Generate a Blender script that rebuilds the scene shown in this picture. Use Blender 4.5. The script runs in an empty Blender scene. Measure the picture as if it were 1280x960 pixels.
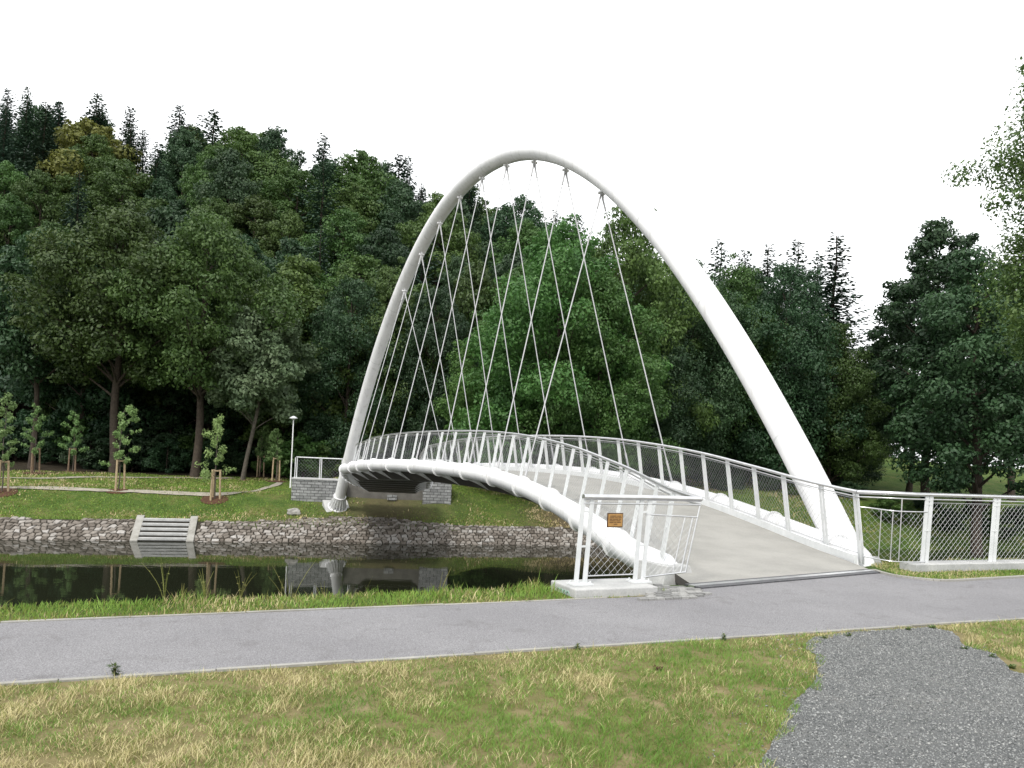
import bpy, math, random
import numpy as np
from mathutils import Vector, Matrix
from mathutils import noise as mnoise

rng = np.random.default_rng(7)
random.seed(7)
S = bpy.context.scene
COL = S.collection

# ------------------------------------------------------------------ survey
# site survey: camera height, focal length in photo pixels, horizon offset, roll
F, H, VH, ROLL = 1000.0, 1.7, 76.2, math.radians(2.7)
cr, sr = math.cos(ROLL), math.sin(ROLL)


def uv(px, py):
    dx, dy = px - 640, py - 480
    return dx * cr + dy * sr, -dx * sr + dy * cr


def at(px, py, d):
    u, v = uv(px, py)
    return Vector((u * d / F, d, H - (v - VH) * d / F))


def gnd(px, py, z=0.0):
    u, v = uv(px, py)
    d = F * (H - z) / (v - VH)
    return Vector((u * d / F, d, z))


def sstep(a, b, x):
    t = np.clip((np.asarray(x, float) - a) / (b - a), 0, 1)
    return t * t * (3 - 2 * t)


# ------------------------------------------------------------------ materials
def new_mat(name):
    m = bpy.data.materials.new(name)
    m.use_nodes = True
    nt = m.node_tree
    for n in list(nt.nodes):
        nt.nodes.remove(n)
    out = nt.nodes.new('ShaderNodeOutputMaterial')
    return m, nt, out


def N(nt, typ, **kw):
    n = nt.nodes.new('ShaderNode' + typ)
    for k, v in kw.items():
        if k in n.inputs:
            n.inputs[k].default_value = v
        else:
            setattr(n, k, v)
    return n


def ramp(nt, fac, stops):
    r = N(nt, 'ValToRGB')
    e = r.color_ramp.elements
    while len(e) < len(stops):
        e.new(0.5)
    for el, (p, c) in zip(e, stops):
        el.position = p
        el.color = (*c, 1) if len(c) == 3 else c
    nt.links.new(fac, r.inputs[0])
    return r.outputs[0]


def mix(nt, fac, a, b, blend='MIX'):
    m = N(nt, 'Mix', data_type='RGBA', blend_type=blend)
    for sock, val in ((m.inputs[0], fac), (m.inputs[6], a), (m.inputs[7], b)):
        if hasattr(val, 'links'):
            nt.links.new(val, sock)
        elif isinstance(val, (int, float)):
            sock.default_value = val
        else:
            sock.default_value = (*val, 1)
    return m.outputs[2]


def noise_fac(nt, scale, detail=6, rough=0.6, coord='Object', dist=0.0):
    tc = N(nt, 'TexCoord')
    nz = N(nt, 'TexNoise', Scale=scale, Detail=detail, Roughness=rough, Distortion=dist)
    nt.links.new(tc.outputs[coord], nz.inputs['Vector'])
    return nz.outputs['Fac']


def noise_mat(name, stops, scale=8.0, rough=0.8, fine=None, bump=0.0, bump_scale=60.0, metal=0.0, spec=0.3, fine_amt=0.35):
    m, nt, out = new_mat(name)
    col = ramp(nt, noise_fac(nt, scale), stops)
    if fine:
        f = ramp(nt, noise_fac(nt, fine, 3, 0.7), [(0.25, (0.25,) * 3), (0.75, (1.0,) * 3)])
        mm = mix(nt, fine_amt, col, f, 'MULTIPLY')
        col = mm
    b = N(nt, 'BsdfPrincipled', Roughness=rough, Metallic=metal)
    b.inputs['Specular IOR Level'].default_value = spec
    nt.links.new(col, b.inputs['Base Color'])
    if bump:
        bp = N(nt, 'Bump', Strength=bump, Distance=0.02)
        nt.links.new(noise_fac(nt, bump_scale, 5, 0.7), bp.inputs['Height'])
        nt.links.new(bp.outputs[0], b.inputs['Normal'])
    nt.links.new(b.outputs[0], out.inputs[0])
    return m


def leaf_mat(name, base, var, trans=0.3, patch=0.5, rough=0.55, spec=0.35):
    """foliage: per leaf, per clump and per tree variation of the leaf's own colour"""
    m, nt, out = new_mat(name)
    geo = N(nt, 'NewGeometry')
    oi = N(nt, 'ObjectInfo')
    c1 = ramp(nt, geo.outputs['Random Per Island'], [(0.0, base), (0.7, tuple((a + b) / 2 for a, b in zip(base, var))), (1.0, var)])
    c2 = ramp(nt, noise_fac(nt, patch, 2, 0.5), [(0.35, base), (0.65, var)])
    c = mix(nt, 0.5, c1, c2)
    hs = N(nt, 'HueSaturation', Saturation=1.0)
    mr = N(nt, 'MapRange')
    mr.inputs[3].default_value = 0.72
    mr.inputs[4].default_value = 1.3
    nt.links.new(oi.outputs['Random'], mr.inputs[0])
    nt.links.new(mr.outputs[0], hs.inputs['Value'])
    mh = N(nt, 'MapRange')
    mh.inputs[3].default_value = 0.482
    mh.inputs[4].default_value = 0.518
    mul = N(nt, 'Math', operation='FRACT')
    m9 = N(nt, 'Math', operation='MULTIPLY')
    m9.inputs[1].default_value = 7.31
    nt.links.new(oi.outputs['Random'], m9.inputs[0])
    nt.links.new(m9.outputs[0], mul.inputs[0])
    nt.links.new(mul.outputs[0], mh.inputs[0])
    nt.links.new(mh.outputs[0], hs.inputs['Hue'])
    nt.links.new(c, hs.inputs['Color'])
    p = N(nt, 'BsdfPrincipled', Roughness=rough)
    p.inputs['Specular IOR Level'].default_value = spec
    nt.links.new(hs.outputs[0], p.inputs['Base Color'])
    t = N(nt, 'BsdfTranslucent')
    nt.links.new(hs.outputs[0], t.inputs['Color'])
    ms = N(nt, 'MixShader')
    ms.inputs[0].default_value = trans
    nt.links.new(p.outputs[0], ms.inputs[1])
    nt.links.new(t.outputs[0], ms.inputs[2])
    nt.links.new(ms.outputs[0], out.inputs[0])
    return m


M = {}
M['white_plain'] = noise_mat('white_paint', [(0.3, (0.70, 0.70, 0.71)), (0.7, (0.80, 0.80, 0.80))], 1.3, 0.38, bump=0.05, bump_scale=9, spec=0.5, fine=3.0, fine_amt=0.12)
def painted_steel():
    """white paint with faint rain streaks and scattered grime"""
    m, nt, out = new_mat('white_painted_steel')
    c = ramp(nt, noise_fac(nt, 1.3, 5, 0.6), [(0.3, (0.69, 0.69, 0.70)), (0.7, (0.79, 0.79, 0.79))])
    tc = N(nt, 'TexCoord')
    mp = N(nt, 'Mapping')
    mp.inputs['Scale'].default_value = (7, 7, 0.5)
    nt.links.new(tc.outputs['Object'], mp.inputs[0])
    nz = N(nt, 'TexNoise', Scale=1.0, Detail=5, Roughness=0.65)
    nt.links.new(mp.outputs[0], nz.inputs['Vector'])
    st = ramp(nt, nz.outputs['Fac'], [(0.30, (0.72, 0.71, 0.68)), (0.46, (1, 1, 1))])
    c = mix(nt, 0.7, c, st, 'MULTIPLY')
    sp = ramp(nt, noise_fac(nt, 11, 6, 0.8), [(0.24, (0.45, 0.43, 0.40)), (0.33, (1, 1, 1))])
    c = mix(nt, 0.6, c, sp, 'MULTIPLY')
    b = N(nt, 'BsdfPrincipled', Roughness=0.36)
    b.inputs['Specular IOR Level'].default_value = 0.5
    nt.links.new(c, b.inputs['Base Color'])
    nt.links.new(b.outputs[0], out.inputs[0])
    return m


M['white'] = painted_steel()
M['post'] = noise_mat('grey_white_post_paint', [(0.3, (0.56, 0.575, 0.575)), (0.7, (0.68, 0.69, 0.69))], 4, 0.45, fine=14, fine_amt=0.12)
M['steel'] = noise_mat('stainless_steel', [(0.3, (0.55, 0.55, 0.56)), (0.7, (0.7, 0.7, 0.7))], 6, 0.28, metal=0.9, spec=0.5)
M['cable'] = noise_mat('cable_steel', [(0.3, (0.34, 0.34, 0.35)), (0.7, (0.42, 0.42, 0.425))], 10, 0.45, metal=0.0, spec=0.5)
M['net'] = noise_mat('net_steel', [(0.3, (0.36, 0.37, 0.38)), (0.7, (0.46, 0.46, 0.47))], 10, 0.4, metal=0.5, spec=0.5)
M['dark_steel'] = noise_mat('worn_dark_steel', [(0.3, (0.05, 0.05, 0.055)), (0.7, (0.12, 0.12, 0.125))], 20, 0.5, metal=0.4)
M['deck'] = noise_mat('deck_coating', [(0.25, (0.25, 0.245, 0.225)), (0.5, (0.315, 0.307, 0.282)), (0.75, (0.36, 0.35, 0.322))], 1.1, 0.85, fine=45, bump=0.25, bump_scale=150, fine_amt=0.3)
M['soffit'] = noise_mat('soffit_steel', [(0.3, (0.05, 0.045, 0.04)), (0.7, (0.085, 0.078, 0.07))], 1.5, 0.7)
M['concrete'] = noise_mat('pale_concrete', [(0.25, (0.34, 0.345, 0.34)), (0.55, (0.46, 0.46, 0.45)), (0.8, (0.54, 0.54, 0.52))], 3.0, 0.9, fine=40, bump=0.2, bump_scale=50)
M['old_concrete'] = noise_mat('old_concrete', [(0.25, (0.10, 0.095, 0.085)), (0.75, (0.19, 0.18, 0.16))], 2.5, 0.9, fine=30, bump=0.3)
M['edging'] = noise_mat('edging_concrete', [(0.25, (0.20, 0.19, 0.165)), (0.5, (0.32, 0.31, 0.28)), (0.75, (0.40, 0.39, 0.36))], 2.2, 0.9, fine=50)
M['asphalt'] = None
M['bark'] = noise_mat('bark', [(0.3, (0.035, 0.027, 0.021)), (0.7, (0.085, 0.066, 0.05))], 5, 0.95, fine=18, bump=0.6, bump_scale=14)
M['pale_bark'] = noise_mat('pale_bark', [(0.3, (0.07, 0.06, 0.05)), (0.7, (0.15, 0.13, 0.105))], 5, 0.95, fine=18, bump=0.5, bump_scale=14)
M['stake'] = noise_mat('stake_wood', [(0.3, (0.34, 0.25, 0.15)), (0.7, (0.50, 0.39, 0.25))], 6, 0.8, fine=30)
M['old_stake'] = noise_mat('weathered_stake_wood', [(0.3, (0.17, 0.115, 0.075)), (0.7, (0.27, 0.19, 0.13))], 6, 0.85, fine=30)
M['plaque'] = noise_mat('bronze_plaque', [(0.3, (0.30, 0.16, 0.045)), (0.7, (0.42, 0.23, 0.07))], 14, 0.45, spec=0.5)
M['plaque_frame'] = noise_mat('dark_bronze', [(0.3, (0.05, 0.025, 0.012)), (0.7, (0.09, 0.045, 0.02))], 14, 0.5)
M['graffiti'] = noise_mat('green_spray_paint', [(0.3, (0.22, 0.36, 0.29)), (0.7, (0.28, 0.42, 0.34))], 14, 0.6)
M['lamp_glass'] = noise_mat('lamp_hood', [(0.3, (0.5, 0.51, 0.52)), (0.7, (0.62, 0.62, 0.63))], 4, 0.4)

# leaves
M['leaf_bright'] = leaf_mat('bright_leaf', (0.040, 0.098, 0.020), (0.098, 0.185, 0.043), 0.32)
M['leaf_mid'] = leaf_mat('mid_leaf', (0.034, 0.074, 0.016), (0.085, 0.145, 0.034), 0.28)
M['leaf_dark'] = leaf_mat('dark_leaf', (0.018, 0.047, 0.019), (0.046, 0.092, 0.035), 0.25)
M['leaf_yellow'] = leaf_mat('yellow_green_leaf', (0.085, 0.105, 0.022), (0.15, 0.165, 0.04), 0.3)
M['leaf_silver'] = leaf_mat('silvery_leaf', (0.10, 0.16, 0.075), (0.20, 0.26, 0.14), 0.3)
M['needle'] = leaf_mat('spruce_needle', (0.020, 0.046, 0.028), (0.045, 0.082, 0.048), 0.1, 0.9)
M['leaf_near'] = leaf_mat('near_leaf', (0.045, 0.10, 0.022), (0.125, 0.19, 0.055), 0.35, 0.8)
M['leaf_sapling'] = leaf_mat('sapling_leaf', (0.13, 0.22, 0.07), (0.25, 0.36, 0.14), 0.35, 2.0)


def grass_blade_mat(name, a, b, trans=0.3):
    return leaf_mat(name, a, b, trans, 1.4, 0.6, 0.25)


M['blade_green'] = grass_blade_mat('green_blade', (0.10, 0.185, 0.028), (0.22, 0.33, 0.065))
M['blade_olive'] = grass_blade_mat('olive_blade', (0.15, 0.165, 0.04), (0.27, 0.26, 0.085))
M['blade_straw'] = grass_blade_mat('straw_blade', (0.38, 0.31, 0.155), (0.62, 0.53, 0.32), 0.2)


def asphalt_mat():
    m, nt, out = new_mat('worn_asphalt')
    big = ramp(nt, noise_fac(nt, 0.7, 4, 0.5), [(0.3, (0.182, 0.178, 0.184)), (0.7, (0.224, 0.220, 0.225))])
    agg = ramp(nt, noise_fac(nt, 95, 3, 0.85), [(0.30, (0.22,) * 3), (0.50, (0.92,) * 3), (0.70, (1.75,) * 3)])
    c = mix(nt, 0.8, big, agg, 'MULTIPLY')
    st = ramp(nt, noise_fac(nt, 2.6, 7, 0.7, dist=0.8), [(0.30, (0.60, 0.58, 0.56)), (0.46, (1, 1, 1))])
    c = mix(nt, 0.55, c, st, 'MULTIPLY')
    b = N(nt, 'BsdfPrincipled', Roughness=0.85)
    b.inputs['Specular IOR Level'].default_value = 0.3
    nt.links.new(c, b.inputs['Base Color'])
    bp = N(nt, 'Bump', Strength=0.5, Distance=0.006)
    nt.links.new(noise_fac(nt, 110, 3, 0.8), bp.inputs['Height'])
    nt.links.new(bp.outputs[0], b.inputs['Normal'])
    nt.links.new(b.outputs[0], out.inputs[0])
    return m


def terrain_mat():
    """turf near and far, with dry patches; earth where the wood stands (zone follows the ground itself)"""
    m, nt, out = new_mat('turf_and_earth')
    turf = ramp(nt, noise_fac(nt, 0.9, 8, 0.65), [(0.28, (0.045, 0.085, 0.018)), (0.5, (0.078, 0.125, 0.028)), (0.68, (0.14, 0.145, 0.05)), (0.82, (0.23, 0.18, 0.095))])
    f = ramp(nt, noise_fac(nt, 9, 6, 0.75), [(0.3, (0.35,) * 3), (0.7, (1.25,) * 3)])
    turf = mix(nt, 0.75, turf, f, 'MULTIPLY')
    earth = ramp(nt, noise_fac(nt, 1.4, 6, 0.7), [(0.3, (0.022, 0.019, 0.013)), (0.7, (0.055, 0.044, 0.03))])
    scrub = ramp(nt, noise_fac(nt, 3.5, 8, 0.75), [(0.3, (0.075, 0.062, 0.04)), (0.55, (0.115, 0.09, 0.055)), (0.75, (0.07, 0.085, 0.03))])
    thatch = ramp(nt, noise_fac(nt, 1.6, 8, 0.7), [(0.3, (0.115, 0.13, 0.035)), (0.5, (0.21, 0.18, 0.085)), (0.75, (0.36, 0.29, 0.17))])
    at1 = N(nt, 'Attribute', attribute_name='wood_floor')
    at2 = N(nt, 'Attribute', attribute_name='bare_scrub')
    at3 = N(nt, 'Attribute', attribute_name='dry_turf')
    c = mix(nt, at3.outputs['Fac'], turf, thatch)
    c = mix(nt, at2.outputs['Fac'], c, scrub)
    c = mix(nt, at1.outputs['Fac'], c, earth)
    b = N(nt, 'BsdfPrincipled', Roughness=0.95)
    b.inputs['Specular IOR Level'].default_value = 0.1
    nt.links.new(c, b.inputs['Base Color'])
    bp = N(nt, 'Bump', Strength=0.9, Distance=0.08)
    nt.links.new(noise_fac(nt, 7, 7, 0.75), bp.inputs['Height'])
    nt.links.new(bp.outputs[0], b.inputs['Normal'])
    nt.links.new(b.outputs[0], out.inputs[0])
    return m


def water_mat():
    m, nt, out = new_mat('river_water')
    b = N(nt, 'BsdfPrincipled', Roughness=0.03)
    b.inputs['Base Color'].default_value = (0.012, 0.014, 0.008, 1)
    b.inputs['IOR'].default_value = 1.33
    b.inputs['Specular IOR Level'].default_value = 0.5
    tc = N(nt, 'TexCoord')
    mp = N(nt, 'Mapping')
    mp.inputs['Scale'].default_value = (0.5, 1.6, 1)
    mp.inputs['Rotation'].default_value = (0, 0, math.radians(16))
    nz = N(nt, 'TexNoise', Scale=1.1, Detail=3, Roughness=0.5)
    nt.links.new(tc.outputs['Object'], mp.inputs[0])
    nt.links.new(mp.outputs[0], nz.inputs['Vector'])
    bp = N(nt, 'Bump', Strength=0.05, Distance=0.05)
    nt.links.new(nz.outputs['Fac'], bp.inputs['Height'])
    nt.links.new(bp.outputs[0], b.inputs['Normal'])
    nt.links.new(b.outputs[0], out.inputs[0])
    return m


def masonry_mat():
    m, nt, out = new_mat('coursed_grey_stone')
    tc = N(nt, 'TexCoord')
    mp = N(nt, 'Mapping')
    mp.inputs['Rotation'].default_value = (math.radians(90), 0, 0)
    nt.links.new(tc.outputs['Object'], mp.inputs[0])
    br = N(nt, 'TexBrick', Scale=1.0)
    br.inputs['Color1'].default_value = (0.20, 0.205, 0.205, 1)
    br.inputs['Color2'].default_value = (0.36, 0.365, 0.36, 1)
    br.inputs['Mortar'].default_value = (0.075, 0.075, 0.072, 1)
    br.inputs['Mortar Size'].default_value = 0.016
    br.inputs['Brick Width'].default_value = 0.42
    br.inputs['Row Height'].default_value = 0.17
    nt.links.new(mp.outputs[0], br.inputs['Vector'])
    f = ramp(nt, noise_fac(nt, 9, 6, 0.7), [(0.3, (0.5,) * 3), (0.7, (1.15,) * 3)])
    c = mix(nt, 0.8, br.outputs['Color'], f, 'MULTIPLY')
    b = N(nt, 'BsdfPrincipled', Roughness=0.9)
    nt.links.new(c, b.inputs['Base Color'])
    bp = N(nt, 'Bump', Strength=0.8, Distance=0.03, invert=True)
    nt.links.new(br.outputs['Fac'], bp.inputs['Height'])
    nt.links.new(bp.outputs[0], b.inputs['Normal'])
    nt.links.new(b.outputs[0], out.inputs[0])
    return m


def island_mat(name, stops, rough=0.9, fine=25):
    """each loose stone takes its own shade"""
    m, nt, out = new_mat(name)
    geo = N(nt, 'NewGeometry')
    c = ramp(nt, geo.outputs['Random Per Island'], stops)
    f = ramp(nt, noise_fac(nt, fine, 5, 0.7), [(0.3, (0.55,) * 3), (0.7, (1.1,) * 3)])
    c = mix(nt, 0.8, c, f, 'MULTIPLY')
    b = N(nt, 'BsdfPrincipled', Roughness=rough)
    b.inputs['Specular IOR Level'].default_value = 0.25
    nt.links.new(c, b.inputs['Base Color'])
    nt.links.new(b.outputs[0], out.inputs[0])
    return m


M['asphalt'] = asphalt_mat()
M['terrain'] = terrain_mat()
M['water'] = water_mat()
M['masonry'] = masonry_mat()
M['pitch_stone'] = island_mat('pitched_stone', [(0.0, (0.10, 0.085, 0.07)), (0.4, (0.20, 0.175, 0.15)), (0.8, (0.275, 0.25, 0.222)), (1.0, (0.38, 0.36, 0.335))], fine=6)
M['joint_earth'] = noise_mat('joint_earth', [(0.3, (0.018, 0.016, 0.012)), (0.7, (0.05, 0.042, 0.03))], 5, 1.0)
M['gravel'] = island_mat('gravel_chip', [(0.0, (0.08, 0.085, 0.085)), (0.4, (0.215, 0.223, 0.22)), (0.8, (0.32, 0.328, 0.32)), (1.0, (0.42, 0.42, 0.40))], fine=60)
M['gravel_bed'] = noise_mat('gravel_bed', [(0.3, (0.18, 0.186, 0.186)), (0.55, (0.24, 0.245, 0.24)), (0.8, (0.29, 0.285, 0.265))], 2.2, 0.95, fine=150, bump=0.9, bump_scale=120, fine_amt=0.85)
M['trail'] = noise_mat('trodden_gravel', [(0.3, (0.26, 0.235, 0.19)), (0.7, (0.38, 0.35, 0.29))], 2.0, 0.95, fine=20)
M['mulch'] = noise_mat('bark_mulch', [(0.3, (0.055, 0.028, 0.016)), (0.7, (0.11, 0.055, 0.03))], 9, 1.0, fine=30)
M['boulder'] = noise_mat('pale_boulder', [(0.3, (0.24, 0.23, 0.21)), (0.7, (0.38, 0.37, 0.34))], 4, 0.9, fine=20, bump=0.4)


# ------------------------------------------------------------------ mesh helpers
def tag(o, label=None, cat=None, group=None, kind=None):
    if label:
        o['label'] = label
    if cat:
        o['category'] = cat
    if group:
        o['group'] = group
    if kind:
        o['kind'] = kind
    return o


def empty(name, loc=(0, 0, 0), rz=0.0):
    o = bpy.data.objects.new(name, None)
    o.empty_display_size = 0.3
    o.location = loc
    o.rotation_euler = (0, 0, rz)
    COL.objects.link(o)
    return o


def link_mesh(name, me, mat=None, parent=None):
    o = bpy.data.objects.new(name, me)
    if mat is not None:
        for mm in (mat if isinstance(mat, (list, tuple)) else [mat]):
            me.materials.append(mm)
    COL.objects.link(o)
    if parent is not None:
        o.parent = parent
    return o


def fast_mesh(name, V, loops, starts, totals, mat_idx=None, smooth=False):
    me = bpy.data.meshes.new(name)
    V = np.asarray(V, np.float32)
    me.vertices.add(len(V))
    me.vertices.foreach_set('co', V.ravel())
    me.loops.add(len(loops))
    me.loops.foreach_set('vertex_index', np.asarray(loops, np.int32))
    me.polygons.add(len(starts))
    me.polygons.foreach_set('loop_start', np.asarray(starts, np.int32))
    me.polygons.foreach_set('loop_total', np.asarray(totals, np.int32))
    if mat_idx is not None:
        me.polygons.foreach_set('material_index', np.asarray(mat_idx, np.int32))
    if smooth:
        me.polygons.foreach_set('use_smooth', np.ones(len(starts), bool))
    me.update(calc_edges=True)
    return me


def quads_mesh(name, V, nq, smooth=False):
    return fast_mesh(name, V, np.arange(nq * 4), np.arange(nq) * 4, np.full(nq, 4), smooth=smooth)


class MB:
    def __init__(self):
        self.v, self.f, self.sm = [], [], []

    def poly(self, pts, faces, smooth=False):
        o = len(self.v)
        self.v += [tuple(p) for p in pts]
        self.f += [tuple(i + o for i in f) for f in faces]
        self.sm += [smooth] * len(faces)
        return self

    def tube(self, pts, rad, n=12, cap=True, smooth=True):
        P = [Vector(p) for p in pts]
        k = len(P)
        R = rad if hasattr(rad, '__len__') else [rad] * k
        T = [(P[min(i + 1, k - 1)] - P[max(i - 1, 0)]).normalized() for i in range(k)]
        up = Vector((0, 0, 1)) if abs(T[0].z) < 0.9 else Vector((1, 0, 0))
        a = T[0].cross(up).normalized()
        vs, fs = [], []
        for i in range(k):
            a = (a - T[i] * a.dot(T[i])).normalized()
            b = T[i].cross(a)
            for j in range(n):
                t = 2 * math.pi * j / n
                vs.append(P[i] + (a * math.cos(t) + b * math.sin(t)) * R[i])
        for i in range(k - 1):
            for j in range(n):
                fs.append((i * n + j, i * n + (j + 1) % n, (i + 1) * n + (j + 1) % n, (i + 1) * n + j))
        self.poly(vs, fs, smooth)
        if cap:
            self.poly(vs[:n], [tuple(range(n - 1, -1, -1))])
            self.poly(vs[-n:], [tuple(range(n))])
        return self

    def box(self, c, ax, ay, az):
        """centre and three half-axis vectors"""
        c, ax, ay, az = map(Vector, (c, ax, ay, az))
        vs = [c + ax * i + ay * j + az * k for k in (-1, 1) for j in (-1, 1) for i in (-1, 1)]
        fs = [(0, 2, 3, 1), (4, 5, 7, 6), (0, 1, 5, 4), (2, 6, 7, 3), (0, 4, 6, 2), (1, 3, 7, 5)]
        return self.poly(vs, fs)

    def bar(self, p, q, side, w, t):
        """flat bar from p to q, half-width w along side, half-thickness t"""
        p, q = Vector(p), Vector(q)
        d = (q - p)
        L = d.length / 2
        d.normalize()
        s = Vector(side)
        s = (s - d * s.dot(d)).normalized()
        n = d.cross(s)
        return self.box((p + q) / 2, s * w, n * t, d * L)

    def prism(self, pts, z0, z1):
        n = len(pts)
        vs = [(p[0], p[1], z0) for p in pts] + [(p[0], p[1], z1) for p in pts]
        fs = [tuple(range(n - 1, -1, -1)), tuple(range(n, 2 * n))] + [(i, (i + 1) % n, n + (i + 1) % n, n + i) for i in range(n)]
        return self.poly(vs, fs)

    def build(self, name, mat, parent=None, bevel=0.0):
        me = bpy.data.meshes.new(name)
        me.from_pydata([tuple(v) for v in self.v], [], self.f)
        me.polygons.foreach_set('use_smooth', self.sm)
        me.update()
        o = link_mesh(name, me, mat, parent)
        if parent is not None and parent.type == 'EMPTY':
            o.matrix_parent_inverse = Matrix.Identity(4)
        if bevel:
            b = o.modifiers.new('bevel', 'BEVEL')
            b.width = bevel
            b.segments = 2
            b.limit_method = 'ANGLE'
        return o


def cat_rom(P, s):
    """Catmull-Rom through rows of P (numpy), s in row units"""
    P = np.asarray(P, float)
    i = int(np.clip(math.floor(s), 0, len(P) - 2))
    t = s - i
    p0, p1, p2, p3 = P[max(i - 1, 0)], P[i], P[i + 1], P[min(i + 2, len(P) - 1)]
    return 0.5 * (2 * p1 + (p2 - p0) * t + (2 * p0 - 5 * p1 + 4 * p2 - p3) * t * t + (3 * p1 - p0 - 3 * p2 + p3) * t ** 3)


# ------------------------------------------------------------------ ground shape
WATER = -4.0


def path_far(x):
    x = np.asarray(x, float)
    return np.where(x < 0.55, 8.80 + 0.443 * (x - 0.55), np.where(x < 6.45, 8.80 + 0.490 * (x - 0.55), 11.69 + 0.46 * (x - 6.45)))


def path_near(x):
    return 6.56 + 0.430 * np.asarray(x, float)


def waterline(x):
    return 45.55 + 0.29 * np.asarray(x, float)


def hill(x, y):
    xs = [-160, -75, -46, -29, -7, 10, 30, 60, 120]
    hs = [37, 33, 28.5, 26.5, 22, 14, 5, 2, 1]
    return np.interp(x, xs, hs) * sstep(63, 118, y)


def ground_z(x, y):
    x = np.asarray(x, float)
    y = np.asarray(y, float)
    b = path_far(x) + 0.78 + 1.05 * sstep(4.6, 6.0, x)
    e = y - b
    zn = -np.clip(e, 0, None) * 0.85
    zn = np.maximum(zn, -4.9)
    q = (y - waterline(x)) * 0.96
    r = sstep(-3, 9, x)
    zf = np.where(q < 0, WATER + 0.6 * q, np.where(q < 1.4, WATER + 0.6 * q, WATER + 0.84 + np.minimum(q - 1.4, 4.3) * (0.30 + 0.17 * r) + np.clip(q - 5.7, 0, 12) * (0.012 + 0.08 * r)))
    zf = np.maximum(zf, -4.9)
    m = np.exp(-np.abs((x + 7.7) / 4.9) ** 4) * sstep(47.6, 49.6, y) * (1 - 0.6 * sstep(13, 24, q))
    zf = zf + m * np.clip(-0.88 - zf, 0, 3)
    zf = zf + hill(x, y)
    und = 0.05 * np.sin(x * 0.9 + y * 0.4) * np.sin(y * 0.7 - x * 0.3)
    zf = zf + und * sstep(1, 4, q)
    return np.where(y < b + 6.5, zn, zf)


def gz(x, y):
    return float(ground_z(x, y))


def on_far(px, py):
    """where the sight line through a photo point meets the far bank"""
    u, v = uv(px, py)
    best = None
    for d in np.arange(36, 120, 0.1):
        z = H - (v - VH) * d / F
        if z <= gz(u * d / F, d):
            return Vector((u * d / F, d, gz(u * d / F, d)))
    return at(px, py, 80)


def axis(core0, core1, step, far0, far1):
    a = list(np.arange(core0, core1 + 1e-6, step))
    lo, hi = [], []
    s, p = step, core0
    while p > far0:
        s *= 1.16
        p -= s
        lo.append(p)
    s, p = step, core1
    while p < far1:
        s *= 1.16
        p += s
        hi.append(p)
    return np.array(lo[::-1] + a + hi)


gx, gy = axis(-30, 26, 0.4, -900, 900), axis(4, 66, 0.35, -60, 1500)
X, Y = np.meshgrid(gx, gy)
Z = ground_z(X, Y)
nx, ny = len(gx), len(gy)
V = np.stack([X, Y, Z], -1).reshape(-1, 3)
ii, jj = np.meshgrid(np.arange(nx - 1), np.arange(ny - 1))
a = (jj * nx + ii).ravel()
loops = np.stack([a, a + 1, a + nx + 1, a + nx], -1).ravel()
me = fast_mesh('ground', V, loops, np.arange(len(a)) * 4, np.full(len(a), 4), smooth=True)
q_ = (V[:, 1] - waterline(V[:, 0])) * 0.96
wood = sstep(17.5, 20.5, q_ + 1.2 * np.sin(V[:, 0] * 0.35)) * (1 - sstep(15, 22, V[:, 0]) * (1 - sstep(150, 190, V[:, 1])))
scrub = sstep(-1, 4, V[:, 0]) * (1 - sstep(8, 13, V[:, 0])) * sstep(0.8, 1.6, q_) * (1 - sstep(3.5, 6, q_))
scrub = np.maximum(scrub, 0.8 * np.exp(-((V[:, 0] + 7) / 3.5) ** 2) * sstep(1.5, 2.2, q_) * (1 - sstep(5, 6, q_)))
dry = 1 - sstep(0.0, 0.3, V[:, 1] - path_far(V[:, 0]))
for nm, arr in (('wood_floor', wood), ('bare_scrub', scrub), ('dry_turf', dry)):
    me.attributes.new(nm, 'FLOAT', 'POINT').data.foreach_set('value', arr.astype(np.float32))
tag(link_mesh('ground', me, M['terrain']), 'grassy river banks, lawn and wooded hillside', kind='structure')

# water: between the banks
wv = []
for x in np.linspace(-260, 260, 40):
    wv.append((x, float(path_far(x)) + 3.0, WATER))
    wv.append((x, float(waterline(x)) + 0.9, WATER))
wm = MB()
wm.poly(wv, [(2 * i, 2 * i + 2, 2 * i + 3, 2 * i + 1) for i in range(39)])
tag(wm.build('river_water', M['water']), 'dark calm river water under the bridge', kind='structure')


# ------------------------------------------------------------------ path, edging, apron, gravel
def strip(name, fa, fb, x0, x1, n, z, mat, kind='structure', thick=None, label=None):
    xs = np.linspace(x0, x1, n)
    vs = []
    for x in xs:
        vs += [(x, float(fa(x)), z), (x, float(fb(x)), z)]
    mb = MB()
    mb.poly(vs, [(2 * i, 2 * i + 2, 2 * i + 3, 2 * i + 1) for i in range(n - 1)])
    o = mb.build(name, mat)
    tag(o, label, kind=kind)
    return o


strip('path', path_near, path_far, -60, 60, 240, 0.008, M['asphalt'], label='grey asphalt path along the river')


def edging(fn, x0, x1, off):
    mb = MB()
    xs = np.arange(x0, x1, 0.9)
    for x in xs:
        p = Vector((x + 0.004, float(fn(x)) + off, 0.004))
        q = Vector((x + 0.896, float(fn(x + 0.9)) + off, 0.004))
        d = (q - p).normalized()
        n = Vector((-d.y, d.x, 0))
        dz = random.uniform(-0.004, 0.004)
        mb.box((p + q) / 2 + Vector((0, 0, dz)), d * (q - p).length / 2, n * 0.023, Vector((0, 0, 0.010)))
    return mb


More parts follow.
